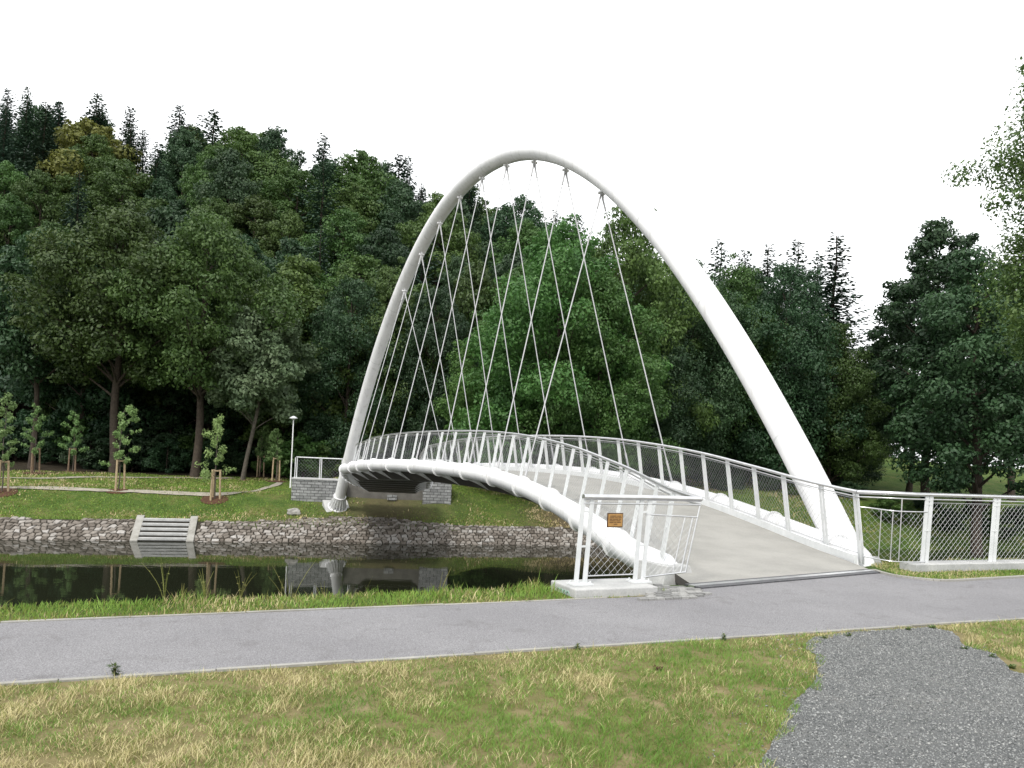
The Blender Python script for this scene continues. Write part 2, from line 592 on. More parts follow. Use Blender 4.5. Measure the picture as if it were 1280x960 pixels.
tag(edging(path_near, -20, 24, -0.03).build('path_edging', M['edging']), 'concrete edging along the near side of the path', kind='structure')
tag(edging(path_far, -24, 1.2, 0.03).build('path_edging', M['edging']), 'concrete edging along the river side of the path', kind='structure')
ap = [gnd(*p) for p in ((868, 736), (1092, 716), (1112, 720), (1140, 724), (1182, 727.5))]
ap += [Vector((x, float(path_far(x)), 0)) for x in np.linspace(6.45, 2.45, 12)]
apm = MB()
apm.poly([(p.x, p.y, 0.008) for p in ap], [tuple(range(len(ap)))])
tag(apm.build('path_apron', M['asphalt']), 'asphalt apron joining the path to the bridge deck', kind='structure')
# curved kerb of the apron on the right
kb = MB()
kp = [gnd(*p) for p in ((1092, 714), (1105, 718), (1122, 721.5), (1150, 725), (1184, 727.2), (1230, 725), (1290, 721.5))]
kp = [cat_rom([tuple(p) for p in kp], s) for s in np.linspace(0, 6, 25)]
for p, q in zip(kp[:-1], kp[1:]):
    p, q = Vector(p), Vector(q)
    d = (q - p).normalized()
    kb.box((p + q) / 2 + Vector((0, 0, 0.012)), d * (q - p).length / 2, Vector((-d.y, d.x, 0)) * 0.035, Vector((0, 0, 0.022)))
tag(kb.build('kerb', M['edging']), 'low curved kerb beside the bridge end', kind='structure')

# stone setts beside the plinth
sett_c = [gnd(*p) for p in ((800, 752), (872, 749), (884, 744), (868, 737), (818, 733))]
sm = MB()
dirp = Vector((0.911, 0.412, 0))
nrm = Vector((-0.412, 0.911, 0))


def inside(pt, poly):
    c = False
    n = len(poly)
    for i in range(n):
        a, b = poly[i], poly[(i + 1) % n]
        if (a[1] > pt[1]) != (b[1] > pt[1]) and pt[0] < (b[0] - a[0]) * (pt[1] - a[1]) / (b[1] - a[1]) + a[0]:
            c = not c
    return c


o0 = Vector((0.9, 8.4, 0))
for i in range(30):
    for j in range(16):
        c = o0 + dirp * (i * 0.115 + (j % 2) * 0.05) + nrm * (j * 0.085)
        if inside(c, sett_c):
            c = c + Vector((0, 0, 0.012 + random.uniform(-0.004, 0.004)))
            sm.box(c, dirp * 0.052, nrm * 0.036, Vector((0, 0, 0.02)))
sb_ = MB()
sb_.poly([(p.x, p.y, 0.006) for p in sett_c], [tuple(range(len(sett_c)))])
tag(sb_.build('sett_bed', M['gravel_bed']), 'sandy bed between the grey setts', kind='structure')
M['sett'] = island_mat('grey_sett', [(0, (0.17, 0.17, 0.165)), (1, (0.36, 0.355, 0.34))], fine=40)
tag(sm.build('sett_pavement', M['sett']), 'patch of small grey setts beside the bridge end', kind='structure')

# gravel
gpx = [(1380, 905), (1300, 850), (1262, 838), (1238, 815), (1206, 808), (1192, 790), (1160, 784), (1120, 787), (1060, 791), (1018, 797), (1006, 806), (1018, 822), (1022, 842), (1010, 862), (988, 884), (972, 915), (955, 950), (930, 990)]
gp = [gnd(*p) for p in gpx] + [Vector((0.95, 3.0, 0)), Vector((0.6, 1.0, 0)), Vector((6, 0.5, 0)), Vector((6.5, 5.5, 0))]
dense = []
for i in range(len(gp)):
    a, b = gp[i], gp[(i + 1) % len(gp)]
    for t in np.linspace(0, 1, 7)[:-1]:
        p = a.lerp(b, t)
        w = 0.05 * mnoise.noise(Vector((p.x * 4, p.y * 4, 1.7))) + 0.03 * mnoise.noise(Vector((p.x * 13, p.y * 13, 4.7)))
        dense.append(Vector((p.x + w, p.y + w, 0)))
gm = MB()
gm.poly([(p.x, p.y, 0.006) for p in dense], [tuple(range(len(dense)))])
tag(gm.build('gravel_path', M['gravel_bed']), 'grey gravel path joining the asphalt path', kind='structure')
oct_v = np.array([(1, 0, 0), (-1, 0, 0), (0, 1, 0), (0, -1, 0), (0, 0, 1), (0, 0, -1)], float)
oct_f = np.array([(0, 2, 4), (2, 1, 4), (1, 3, 4), (3, 0, 4), (2, 0, 5), (1, 2, 5), (3, 1, 5), (0, 3, 5)])


def in_poly(P, poly):
    poly = np.array([(p[0], p[1]) for p in poly])
    c = np.zeros(len(P), bool)
    n = len(poly)
    for i in range(n):
        a, b = poly[i], poly[(i + 1) % n]
        if a[1] == b[1]:
            continue
        m = ((a[1] > P[:, 1]) != (b[1] > P[:, 1])) & (P[:, 0] < (b[0] - a[0]) * (P[:, 1] - a[1]) / (b[1] - a[1]) + a[0])
        c ^= m
    return c


def pebble_mesh(name, pts, size):
    n = len(pts)
    s = size[:, None] * rng.uniform(0.6, 1.25, (n, 3))
    v = oct_v[None] * rng.uniform(0.7, 1.2, (n, 6, 1)) * s[:, None]
    ang = rng.uniform(0, 6.28, n)
    ca, sa = np.cos(ang)[:, None], np.sin(ang)[:, None]
    x = v[..., 0] * ca - v[..., 1] * sa
    y = v[..., 0] * sa + v[..., 1] * ca
    z = v[..., 2] * 0.7 + v[..., 0] * rng.uniform(-0.3, 0.3, (n, 1))
    P = np.stack([x, y, z], -1) + pts[:, None]
    lo = (oct_f[None] + (np.arange(n) * 6)[:, None, None]).reshape(-1)
    return fast_mesh(name, P.reshape(-1, 3), lo, np.arange(n * 8) * 3, np.full(n * 8, 3))


pts = np.column_stack([rng.uniform(0.6, 6.6, 210000), rng.uniform(2.6, 9.5, 210000)])
pts = pts[in_poly(pts, dense)]
pts = np.column_stack([pts, np.full(len(pts), 0.008)])
stray = []
for p in dense[20:110]:
    for k in range(9):
        stray.append((p.x + random.gauss(-0.08, 0.16), p.y + random.gauss(0.03, 0.12), 0.008))
pts = np.vstack([pts, np.array(stray)])
tag(link_mesh('gravel', pebble_mesh('gravel', pts, rng.uniform(0.0035, 0.0085, len(pts)) * np.where(rng.uniform(0, 1, len(pts)) < 0.06, 1.6, 1)), M['gravel']), 'loose grey gravel chips', kind='stuff')


# ------------------------------------------------------------------ grass
def blade_mesh(name, P, hgt, wid, mats_idx, lean=0.6, wind=(0.10, 0.0)):
    n = len(P)
    ang = rng.uniform(0, 6.283, n)
    side = np.stack([np.cos(ang), np.sin(ang), np.zeros(n)], -1)
    ld = rng.normal(0, lean, (n, 2)) + np.array(wind)
    up = np.column_stack([ld, np.ones(n)])
    up /= np.linalg.norm(up, axis=1)[:, None]
    b = P
    m = P + up * (hgt * 0.55)[:, None]
    bend = np.column_stack([ld * 1.6, np.full(n, 0.75)])
    bend /= np.linalg.norm(bend, axis=1)[:, None]
    t = m + bend * (hgt * 0.5)[:, None]
    w = wid[:, None]
    V = np.stack([b - side * w, b + side * w, m + side * w * 0.8, m - side * w * 0.8, t], 1).reshape(-1, 3)
    o = (np.arange(n) * 5)[:, None]
    loops = np.concatenate([o + np.array([[0, 1, 2, 3]]), o + np.array([[3, 2, 4]])], 1).ravel()
    st = np.stack([np.arange(n) * 7, np.arange(n) * 7 + 4], -1).ravel()
    tt = np.tile([4, 3], n)
    return fast_mesh(name, V, loops, st, tt, np.repeat(mats_idx, 2))


def patch_noise(x, y, s, seed):
    return np.array([mnoise.fractal(Vector((a * s, b * s, seed)), 1.0, 2.0, 3) for a, b in zip(x, y)])


def pick(dryness):
    r = rng.uniform(0, 1, len(dryness))
    d = np.clip(dryness, 0, 1)
    return np.where(r < (1 - d) * 0.85, 0, np.where(r < (1 - d) * 0.85 + 0.28, 1, 2))


# near lawn
n0 = 520000
yy = 2.4 + (rng.uniform(0, 1, n0) ** 1.25) * 8.6
xx = rng.uniform(-0.74, 0.74, n0) * (yy + 0.6)
keep = (yy < path_near(xx) - 0.055)
P2 = np.column_stack([xx, yy])
creep = np.array([0.24 * mnoise.noise(Vector((a * 3.1, b * 3.1, 6.6))) + 0.10 * mnoise.noise(Vector((a * 11, b * 11, 2.6))) for a, b in P2])
keep &= ~in_poly(P2 + np.column_stack([-0.07 + creep, 0.02 + 0.5 * creep]), dense)
xx, yy = xx[keep], yy[keep]
pn = patch_noise(xx, yy, 0.75, 3.1)
pf = patch_noise(xx, yy, 2.6, 8.4)
pc_ = patch_noise(xx, yy, 9.0, 2.4)
dist_edge = path_near(xx) - yy
# greener near the gravel and in the middle, drier towards the bottom and by the path edging
green_side = np.exp(-((xx - 1.6) / 0.9) ** 2 - ((yy - 6.0) / 1.1) ** 2)
dryness = 0.47 + 0.95 * pn + 0.60 * pf + 0.25 * pc_ + 0.25 * np.exp(-dist_edge / 0.35) - 0.55 * green_side - 0.12 * sstep(-1.5, -3.5, xx) + 0.22 * np.exp(-((yy - 3.8) / 0.5) ** 2)
bare = np.exp(-((xx - 0.75) / 0.38) ** 2 - ((yy - 4.05) / 0.16) ** 2) + 0.5 * np.exp(-((xx - 0.2) / 0.3) ** 2 - ((yy - 5.1) / 0.12) ** 2)
bare = np.maximum(bare, 0.75 * np.exp(-(dist_edge / 0.09) ** 2))
keep = rng.uniform(0, 1, len(xx)) > bare * 0.92 + np.clip((dryness - 0.75) * 0.4, 0, 0.5) + np.clip(-pc_ - 0.05, 0, 0.6) * 1.3
xx, yy, dryness, pf, dist_edge, pc_ = xx[keep], yy[keep], dryness[keep], pf[keep], dist_edge[keep], pc_[keep]
hgt = rng.uniform(0.018, 0.048, len(xx)) * np.clip(1.1 + 0.7 * pf + 1.1 * pc_, 0.45, 2.2) * np.where(rng.uniform(0, 1, len(xx)) < 0.03, 1.9, 1) * (0.55 + 0.45 * sstep(0, 0.3, dist_edge))
wid = rng.uniform(0.0008, 0.0019, len(xx)) * (0.7 + yy / 9)
me = blade_mesh('lawn_grass', np.column_stack([xx, yy, np.zeros(len(xx))]), hgt, wid, pick(dryness))
tag(link_mesh('lawn_grass', me, [M['blade_green'], M['blade_olive'], M['blade_straw']]), 'patchy green and straw coloured lawn grass', kind='stuff')


def in_plinth(x, y):
    v = np.column_stack([x - 0.83, y - 9.05])
    a = v @ np.array([0.911, 0.412])
    b = v @ np.array([-0.412, 0.911])
    return (a > -0.05) & (a < 1.2) & (b > -0.03) & (b < 0.75)


# verge between path and river, with bank slope and taller weeds
n0 = 95000
xx = rng.uniform(-9.5, 12.5, n0)
ee = rng.uniform(0.02, 2.4, n0) ** 1.0
yy = path_far(xx) + ee
keep = ~in_plinth(xx, yy) & ~((xx > 1.3) & (xx < 6.0))
# in front of the plinth a little turf
keep |= (xx > 1.0) & (xx < 2.0) & (ee < 0.26) & ~in_plinth(xx, yy)
keep &= ~((xx >= 6.0) & (yy < np.interp(xx, [k[0] for k in kp], [k[1] for k in kp]) + 0.05) & (xx < 8.3))
xx, yy, ee = xx[keep], yy[keep], ee[keep]
pn = patch_noise(xx, yy, 0.8, 5.5)
dryness = 0.18 + 0.6 * pn + 0.5 * np.exp(-ee / 0.10) + 0.28 * sstep(5.5, 7, xx)
tall = np.clip(patch_noise(xx, yy, 1.7, 9.5), 0, 1)
hgt = rng.uniform(0.04, 0.105, len(xx)) * (0.75 + 1.5 * tall * sstep(0.15, 0.6, ee)) * (0.45 + 0.55 * sstep(0.0, 0.25, ee))
hgt *= np.where(rng.uniform(0, 1, len(xx)) < 0.012, 2.0, 1) * np.where(xx > 5.5, 0.6, 1)
wid = rng.uniform(0.0022, 0.005, len(xx))
me = blade_mesh('verge_grass', np.column_stack([xx, yy, ground_z(xx, yy)]), hgt, wid, pick(dryness), 0.4)
tag(link_mesh('verge_grass', me, [M['blade_green'], M['blade_olive'], M['blade_straw']]), 'green verge grass between path and river', kind='stuff')

# far bank turf
n0 = 120000
xx = rng.uniform(-34, 26, n0)
qq = 1.5 + rng.uniform(0, 1, n0) ** 1.3 * 19
yy = waterline(xx) + qq / 0.96
u_ = xx / yy
keep = np.abs(u_) < 0.72
xx, yy, qq = xx[keep], yy[keep], qq[keep]
pn = patch_noise(xx, yy, 0.35, 2.5)
sc = np.exp(-((xx - 4.5) / 4) ** 2) * (1 - sstep(3.5, 6, qq))
dryness = 0.16 + 1.0 * pn + 0.9 * sc
keep = rng.uniform(0, 1, len(xx)) > 0.75 * np.clip(pn - 0.25, 0, 1) * 2 + 0.9 * np.exp(-((xx + 6.5) / 2.6) ** 2) * (1 - sstep(4, 6, qq))
xx, yy, dryness, pn = xx[keep], yy[keep], dryness[keep], pn[keep]
hgt = rng.uniform(0.05, 0.15, len(xx)) * (1 + 0.8 * pn)
me = blade_mesh('bank_grass', np.column_stack([xx, yy, ground_z(xx, yy) - 0.01]), hgt, rng.uniform(0.012, 0.03, len(xx)), pick(dryness))
tag(link_mesh('bank_grass', me, [M['blade_green'], M['blade_olive'], M['blade_straw']]), 'green turf on the far river bank', kind='stuff')


# ------------------------------------------------------------------ stone pitching on the far bank
def revetment():
    mb = MB()
    bx0, bx1 = -44.0, 11.0
    w, hh = 0.30, 0.225
    rows = 14
    cols = int((bx1 - bx0) / w)
    jit = {}

    def corner(i, j):
        k = (i, j)
        if k not in jit:
            jit[k] = (random.uniform(-0.10, 0.10), random.uniform(-0.07, 0.07))
        a, b = jit[k]
        return (bx0 + (i * 0.5) * w + a, -0.25 + j * hh + b)

    for j in range(rows):
        for i in range(cols):
            s = 2 * i + (j % 2)
            pts = [corner(s, j), corner(s + 1, j), corner(s + 2, j), corner(s + 2, j + 1), corner(s + 1, j + 1), corner(s, j + 1)]
            cx = sum(p[0] for p in pts) / 6
            cq = sum(p[1] for p in pts) / 6
            qtop = 1.45 + 1.05 * math.exp(-((cx + 8.3) / 4.0) ** 2) + 0.18 * mnoise.noise(Vector((cx * 0.5, 0, 3)))
            if cq > qtop:
                continue
            if sx0 - 0.02 < cx < sx0 + 2.74 and cq < 1.6:
                continue
            up = random.uniform(0.035, 0.085)
            n = Vector((0.0, -0.5, 0.86))
            base, mid, top = [], [], []
            for k, (x, qv) in enumerate(pts):
                f1, f2 = 0.87 * random.uniform(0.88, 1.04), 0.72
                for lst, f, hgt_ in ((base, 0.90, -0.06), (mid, f1, up * 0.55), (top, f2, up)):
                    xq = cx + (x - cx) * f
                    qq_ = cq + (qv - cq) * f
                    yv = float(waterline(xq)) + qq_ / 0.96
                    p = Vector((xq, yv, gz(xq, yv))) + n * (hgt_ + random.uniform(-0.012, 0.012))
                    lst.append(p)
            vs = base + mid + top
            fs = []
            for k in range(6):
                k2 = (k + 1) % 6
                fs += [(k, k2, 6 + k2, 6 + k), (6 + k, 6 + k2, 12 + k2, 12 + k)]
            fs.append((12, 13, 14, 15, 16, 17))
            mb.poly(vs, fs)
    o = mb.build('stone_revetment', M['pitch_stone'])
    tag(o, 'low sloping revetment of rough fieldstones along the far waterline', 'revetment')
    # dark earth in the joints
    eb = MB()
    xs = np.linspace(bx0, bx1, 260)
    vs = []
    for x in xs:
        qt = 1.42 + 1.05 * math.exp(-((x + 8.3) / 4.0) ** 2)
        for qv in (-0.4, qt * 0.5, qt):
            yv = float(waterline(x)) + qv / 0.96
            vs.append((x, yv, gz(x, yv) + 0.02))
    fs = []
    for i in range(len(xs) - 1):
        for k in range(2):
            fs.append((3 * i + k, 3 * i + 3 + k, 3 * i + 4 + k, 3 * i + 1 + k))
    eb.poly(vs, fs)
    eb.build('joint_bed', M['joint_earth'], o)


# steps down to the water
sx0, sx1 = -18.75, -15.7
revetment()
st = empty('river_steps', (sx0, float(waterline(sx0)), WATER))
tag(st, 'pale concrete steps set into the stone bank at the water', 'steps')
slope_t = Vector((1, 0.29, 0)).normalized()
back = Vector((-0.29, 1, 0)).normalized()
org = Vector((sx0, float(waterline(sx0)), 0))
inv = -Vector(st.location)


def stbox(name, p0, length, q0, q1, z0, z1, mat, bev=0.01):
    mb = MB()
    c = org + slope_t * (p0 + length / 2) + back * ((q0 + q1) / 2) + Vector((0, 0, (z0 + z1) / 2)) + inv
    mb.box(c, slope_t * length / 2, back * ((q1 - q0) / 2), Vector((0, 0, (z1 - z0) / 2)))
    return mb.build(name, mat, st, bev)


for k in range(5):
    z1 = WATER + 0.17 + k * 0.205
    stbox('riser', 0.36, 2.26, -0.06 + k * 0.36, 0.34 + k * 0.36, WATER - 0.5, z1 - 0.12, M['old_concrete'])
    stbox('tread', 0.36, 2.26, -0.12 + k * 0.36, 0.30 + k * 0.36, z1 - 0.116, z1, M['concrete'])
for p0 in (0.0, 2.62):
    mb = MB()
    prof = [(-0.25, WATER - 0.5), (-0.22, WATER + 0.06), (1.70, WATER + 1.12), (1.88, WATER + 1.12), (2.0, WATER - 0.5)]
    vs = []
    for s in (0, 0.36):
        for q, z in prof:
            vs.append(org + slope_t * (p0 + s) + back * q + Vector((0, 0, z)) + inv)
    n = len(prof)
    mb.poly(vs, [tuple(range(n)), tuple(range(2 * n - 1, n - 1, -1))] + [(i, n + i, n + (i + 1) % n, (i + 1) % n) for i in range(n)])
    mb.build('cheek_wall', M['edging'], st, 0.015)


def blob(name, loc, size, mat, seed, label, cat, group=None):
    import bmesh
    bm = bmesh.new()
    bmesh.ops.create_icosphere(bm, subdivisions=3, radius=1)
    for v in bm.verts:
        k = 1 + 0.35 * mnoise.noise(v.co * 1.4 + Vector((seed, 0, 0))) + 0.12 * mnoise.noise(v.co * 4 + Vector((seed, 5, 0)))
        v.co = Vector((v.co.x * size[0], v.co.y * size[1], v.co.z * size[2])) * k
    me = bpy.data.meshes.new(name)
    bm.to_mesh(me)
    bm.free()
    o = link_mesh(name, me, mat)
    o.location = loc
    return tag(o, label, cat, group)


p = on_far(367, 643)
blob('boulder', (p.x, p.y, p.z + 0.1), (0.42, 0.3, 0.24), M['boulder'], 3, 'pale boulder on the bank above the stone pitching', 'boulder')

# far bank trails
def trail(name, pxs, w, label):
    pts = [on_far(*p) for p in pxs]
    P = np.array([tuple(p) for p in pts])
    vs = []
    ss = np.linspace(0, len(P) - 1, 90)
    for s in ss:
        c = cat_rom(P, s)
        d = cat_rom(P, min(s + 0.05, len(P) - 1)) - cat_rom(P, max(s - 0.05, 0))
        d = Vector((d[0], d[1], 0)).normalized()
        n = Vector((-d.y, d.x, 0))
        wv = w * (1 + 0.3 * mnoise.noise(Vector((s * 5, 2, 1))))
        for k in (-1, 0, 1):
            q = Vector(c) + n * wv * k
            vs.append((q.x, q.y, gz(q.x, q.y) + 0.05))
    mb = MB()
    fs = []
    for i in range(len(ss) - 1):
        for k in range(2):
            fs.append((3 * i + k, 3 * i + 3 + k, 3 * i + 4 + k, 3 * i + 1 + k))
    mb.poly(vs, fs)
    tag(mb.build(name, M['trail']), label, kind='structure')


trail('footpath', [(-90, 598), (0, 598), (80, 598), (150, 597.5), (220, 597.5), (292, 598)], 0.42, 'pale gravel footpath along the wood edge')
trail('footpath', [(-60, 608), (0, 609.5), (70, 612), (148, 614.5), (215, 617), (290, 617.5), (325, 613), (350, 604)], 0.24, 'thin pale footpath curving to the bridge')

# ------------------------------------------------------------------ the bridge
K = 0.755
KA = 0.845
Cn = np.array([(-5.984, 44.961), (-5.091, 42.462), (-4.059, 40.011), (-2.891, 37.605), (-1.622, 35.232), (-0.325, 32.867), (0.918, 30.488), (2.037, 28.081), (2.993, 25.64), (3.796, 23.164), (4.496, 20.633), (5.095, 18.026)]) * K
c13 = Cn[11] + np.array([0.38, -2.01])
c14 = c13 + np.array([0.31, -2.03])
c15 = c14 + np.array([0.27, -2.03])
c16 = c15 + np.array([0.25, -2.03])
Cn = np.vstack([Cn, c13, c14])          # nodes 1..14
c5 = Cn[4]
pre = [2 * c5 - c16, 2 * c5 - c15] + [2 * c5 - Cn[4 + k] for k in (9, 8, 7, 6, 5)]   # nodes -6..0
Cn = np.vstack([pre, Cn])               # index = node + 6
for i_, dx_ in enumerate((0.72, 0.68, 0.62, 0.52, 0.40, 0.26, 0.10)):
    Cn[i_, 0] += dx_
Zn = np.array([-1.0, -0.80, -0.58, -0.36, -0.13, 0.09, 0.29, 0.47, 0.61, 0.73, 0.82, 0.88, 0.915, 0.915, 0.86, 0.745, 0.585, 0.37, 0.16, 0.05, 0.0])
C3 = np.column_stack([Cn, Zn])


def deck_pt(s, off=0.0, dz=0.0):
    """s in node numbers (-6 far end ... 14 near end), off to the viewer's right"""
    c = cat_rom(C3, s + 6)
    d = cat_rom(C3, min(s + 0.05, 14) + 6) - cat_rom(C3, max(s - 0.05, -6) + 6)
    d = Vector((d[0], d[1], 0)).normalized()
    right = Vector((-d.y, d.x, 0))
    return Vector(c) + right * off + Vector((0, 0, dz))


def deck_dir(s):
    d = deck_pt(min(s + 0.1, 14)) - deck_pt(max(s - 0.1, -6))
    return d.normalized()


TO = 2.04          # tube offset
RO = 1.74          # rail base offset
S0, S1 = -3.4, 12.0

bridge = empty('footbridge', (0, 0, 0))
tag(bridge, 'white steel arch footbridge with curved deck over the river', 'bridge')

# arch
AL = np.array((-10.742, 53.33)) * KA
AR = np.array((7.329, 17.541)) * KA
zL, zR, hA, eA = 1.7 - KA * 1.973, 1.7 - KA * 1.697, 14.047 * KA, 2.047


def arch_pt(t):
    q = abs(2 * t - 1)
    xy = AL + (AR - AL) * t
    return Vector((xy[0], xy[1], zL + (zR - zL) * t + hA * (1 - q ** eA)))


tf = 0.0
while arch_pt(tf).z > gz(arch_pt(tf).x, arch_pt(tf).y) + 0.16:
    tf -= 0.0005
ts = np.linspace(tf, 1.045, 140)
ab = MB()
ab.tube([arch_pt(t) for t in ts], 0.302, 40)
arch = ab.build('arch', M['white'], bridge)
for t in np.linspace(0.06, 0.96, 13):
    a_, b_ = arch_pt(t - 0.0004), arch_pt(t + 0.0004)
    wm_ = MB()
    wm_.tube([a_, b_], 0.3032, 40, cap=False)
    wm_.build('weld_seam', M['post'], arch)
# lugs
tn = [0.5 - 0.003 + 0.063 * (k - 4) for k in range(9)]
chord = Vector((*(AR - AL), 0)).normalized()
cross = Vector((-chord.y, chord.x, 0))
# left foot: flared gussets and base ring
foot = arch_pt(tf)
fdir = (arch_pt(tf + 0.02) - foot).normalized()
fx = fdir.cross(Vector((0, 0, 1))).normalized()
fy = fdir.cross(fx)
fb = MB()
fb.tube([foot - fdir * 0.05, foot + fdir * 0.02], 0.56, 32)
fb.tube([foot + fdir * 0.72, foot + fdir * 0.76], 0.36, 32)
for k in range(16):
    a = 2 * math.pi * k / 16
    r = fx * math.cos(a) + fy * math.sin(a)
    tn_ = fdir.cross(r)
    vs = []
    for sgn in (-1, 1):
        for rr, hh in ((0.27, 0.0), (0.54, 0.0), (0.33, 0.73), (0.27, 0.73)):
            vs.append(foot + r * rr + fdir * hh + tn_ * 0.014 * sgn)
    fb.poly(vs, [(0, 1, 2, 3), (7, 6, 5, 4), (0, 4, 5, 1), (1, 5, 6, 2), (2, 6, 7, 3), (3, 7, 4, 0)])
fb.build('foot_gussets', M['white'], arch)
fcb = MB()
fcb.box(foot - fdir * 0.42, fx * 0.72, fy * 0.72, fdir * 0.36)
fcb.build('arch_footing', M['concrete'], arch, 0.03)

# edge tubes with flange rings
for side, nm in ((-1, 'edge_tube'), (1, 'edge_tube')):
    tb = MB()
    s_end = 12.9 if side < 0 else 12.22
    ss = np.linspace(-5.5, s_end, 160)
    pts = []
    for s in ss:
        extra = -0.0
        pts.append(deck_pt(s, side * TO, extra))
    if side < 0:
        # last stretch bends in under the corner of the rail
        for i, s in enumerate(ss):
            k = float(sstep(12.3, 13.6, s))
            pts[i] += Vector((0.22, 0.0, 0.0)) * k
    tube_end = pts[-1].copy()
    dn = (pts[-1] - pts[-4]).normalized()
    pts += [tube_end + dn * 0.14 - Vector((0, 0, 0.06)), tube_end + dn * 0.30 - Vector((0, 0, 0.24)), tube_end + dn * 0.36 - Vector((0, 0, 0.5))]
    if side < 0:
        tube_end_left = tube_end
    else:
        tube_end_right = tube_end
    tb.tube(pts, 0.205, 28)
    tube = tb.build(nm, M['white'], bridge)
    for node in range(-5, 13):
        c = deck_pt(node, side * TO)
        if side < 0:
            c += Vector((0.22, 0.0, 0.0)) * float(sstep(12.3, 13.6, node))
        d = deck_dir(node)
        rb = MB()
        rb.tube([c - d * 0.016, c + d * 0.016], 0.252, 28)
        # lug the hanger pins to
        rb.build('flange_ring', M['white'], tube)

# cross beams below the deck: tapered plates from flange to flange
for node in range(-5, 13):
    cb = MB()
    d = deck_dir(node)
    prof = [(-TO + 0.12, -0.06), (-TO + 0.06, -0.24), (-1.78, -0.31), (-1.36, -0.507), (1.36, -0.507), (1.78, -0.31), (TO - 0.06, -0.24), (TO - 0.12, -0.06)]
    vs = [deck_pt(node, o, z) - d * 0.02 for o, z in prof] + [deck_pt(node, o, z) + d * 0.02 for o, z in prof]
    n = len(prof)
    cb.poly(vs, [tuple(range(n)), tuple(range(2 * n - 1, n - 1, -1))] + [(i, n + i, n + (i + 1) % n, (i + 1) % n) for i in range(n)])
    cb.build('cross_beam', M['white'], bridge)

# deck slab: runs from the far end to the joint
jl, jr = gnd(866, 733.5), gnd(1090, 714.5)
sec = [(-1.72, -0.05), (1.72, -0.05), (1.72, -0.22), (1.35, -0.50), (-1.35, -0.50), (-1.72, -0.22)]
rows = []
for s in np.linspace(-5.6, 12.0, 90):
    rows.append([deck_pt(s, o, z) for o, z in sec])
last = rows[-1]
for k in (0.25, 0.5, 0.75, 1.0):
    row = []
    for (o, z), p in zip(sec, last):
        t = (o + 1.72) / 3.44
        e = jl.lerp(jr, t)
        e = Vector((e.x, e.y, 0.02 + (z + 0.05) * 0.6))
        row.append(p.lerp(e, k))
    rows.append(row)
db = MB()
n = len(sec)
vs = [p for r in rows for p in r]
top, rest = [], []
for i in range(len(rows) - 1):
    for k in range(n):
        f = (i * n + k, (i + 1) * n + k, (i + 1) * n + (k + 1) % n, i * n + (k + 1) % n)
        (top if k == 0 else rest).append(f)
rest += [tuple(range(n)), tuple(range((len(rows) - 1) * n + n - 1, (len(rows) - 1) * n - 1, -1))]
db.poly(vs, top)
deck = db.build('deck', M['deck'], bridge)
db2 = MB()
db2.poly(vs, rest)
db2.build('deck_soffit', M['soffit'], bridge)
# kerb plates inside each tube
for side in (-1, 1):
    kb_ = MB()
    s_end = 12.75 if side < 0 else 12.45
    ss = np.linspace(-5.5, s_end, 120)
    A, B = [], []
    for s in ss:
        z = -0.05
        A.append((deck_pt(s, side * 1.705, -0.07), deck_pt(s, side * 1.705, 0.075), deck_pt(s, side * 1.76, 0.075), deck_pt(s, side * 1.76, -0.07)))
    vs = [p for r in A for p in r]
    fs = []
    for i in range(len(ss) - 1):
        for k in range(4):
            fs.append((4 * i + k, 4 * i + (k + 1) % 4, 4 * i + 4 + (k + 1) % 4, 4 * i + 4 + k))
    fs += [(0, 1, 2, 3), tuple(4 * (len(ss) - 1) + k for k in (3, 2, 1, 0))]
    kb_.poly(vs, fs)
    kb_.build('kerb_plate', M['post'], bridge)
# expansion joint
jb = MB()
jd = (jr - jl).normalized()
jn = Vector((-jd.y, jd.x, 0))
jb.box((jl + jr) / 2 + Vector((0, 0, 0.016)) - jn * 0.02, jd * ((jr - jl).length / 2 + 0.05), jn * 0.05, Vector((0, 0, 0.012)))
joint = jb.build('expansion_joint', M['steel'], bridge)
jb = MB()
jb.box((jl + jr) / 2 + Vector((0, 0, 0.012)) - jn * 0.13, jd * ((jr - jl).length / 2 + 0.05), jn * 0.055, Vector((0, 0, 0.012)))
jb.box((jl + jr) / 2 + Vector((0, 0, 0.012)) + jn * 0.065, jd * ((jr - jl).length / 2 + 0.05), jn * 0.035, Vector((0, 0, 0.014)))
jb.build('rubber_seal', M['dark_steel'], joint)

# hangers: each arch node sends one cable to either edge tube
for k in range(9):
    node = k + 1
    a = arch_pt(tn[k])
    slope = (arch_pt(tn[k] + 0.01) - arch_pt(tn[k] - 0.01)).normalized()
    nrm_in = (Vector((0, 0, -1)) - slope * slope.dot(Vector((0, 0, -1)))).normalized()
    for side in (-1, 1):
        topp = a + nrm_in * 0.36 + cross * (-side) * 0.0 + (Vector((deck_pt(node, side * TO) - a)).normalized()) * 0.16
        bot = deck_pt(node, side * (TO - 0.08), 0.24)
        hb = MB()
        hb.tube([topp, bot], 0.0165, 8)
        u_ = (bot - topp).normalized()
        hb.tube([topp, topp + u_ * 0.42], 0.028, 8)
        hb.tube([bot - u_ * 0.55, bot], 0.028, 8)
        hb.tube([a + nrm_in * 0.25, topp + u_ * 0.05], 0.03, 8)
        hb.build('hanger_cable', M['cable'], bridge)
    lb = MB()
    sd = slope.cross(nrm_in)
    lb.box(a + nrm_in * 0.33, slope * 0.10, sd * 0.015, nrm_in * 0.09)
    lb.box(a + nrm_in * 0.37, slope * 0.03, sd * 0.11, nrm_in * 0.035)
    lb.build('anchor_lug', M['white'], arch)


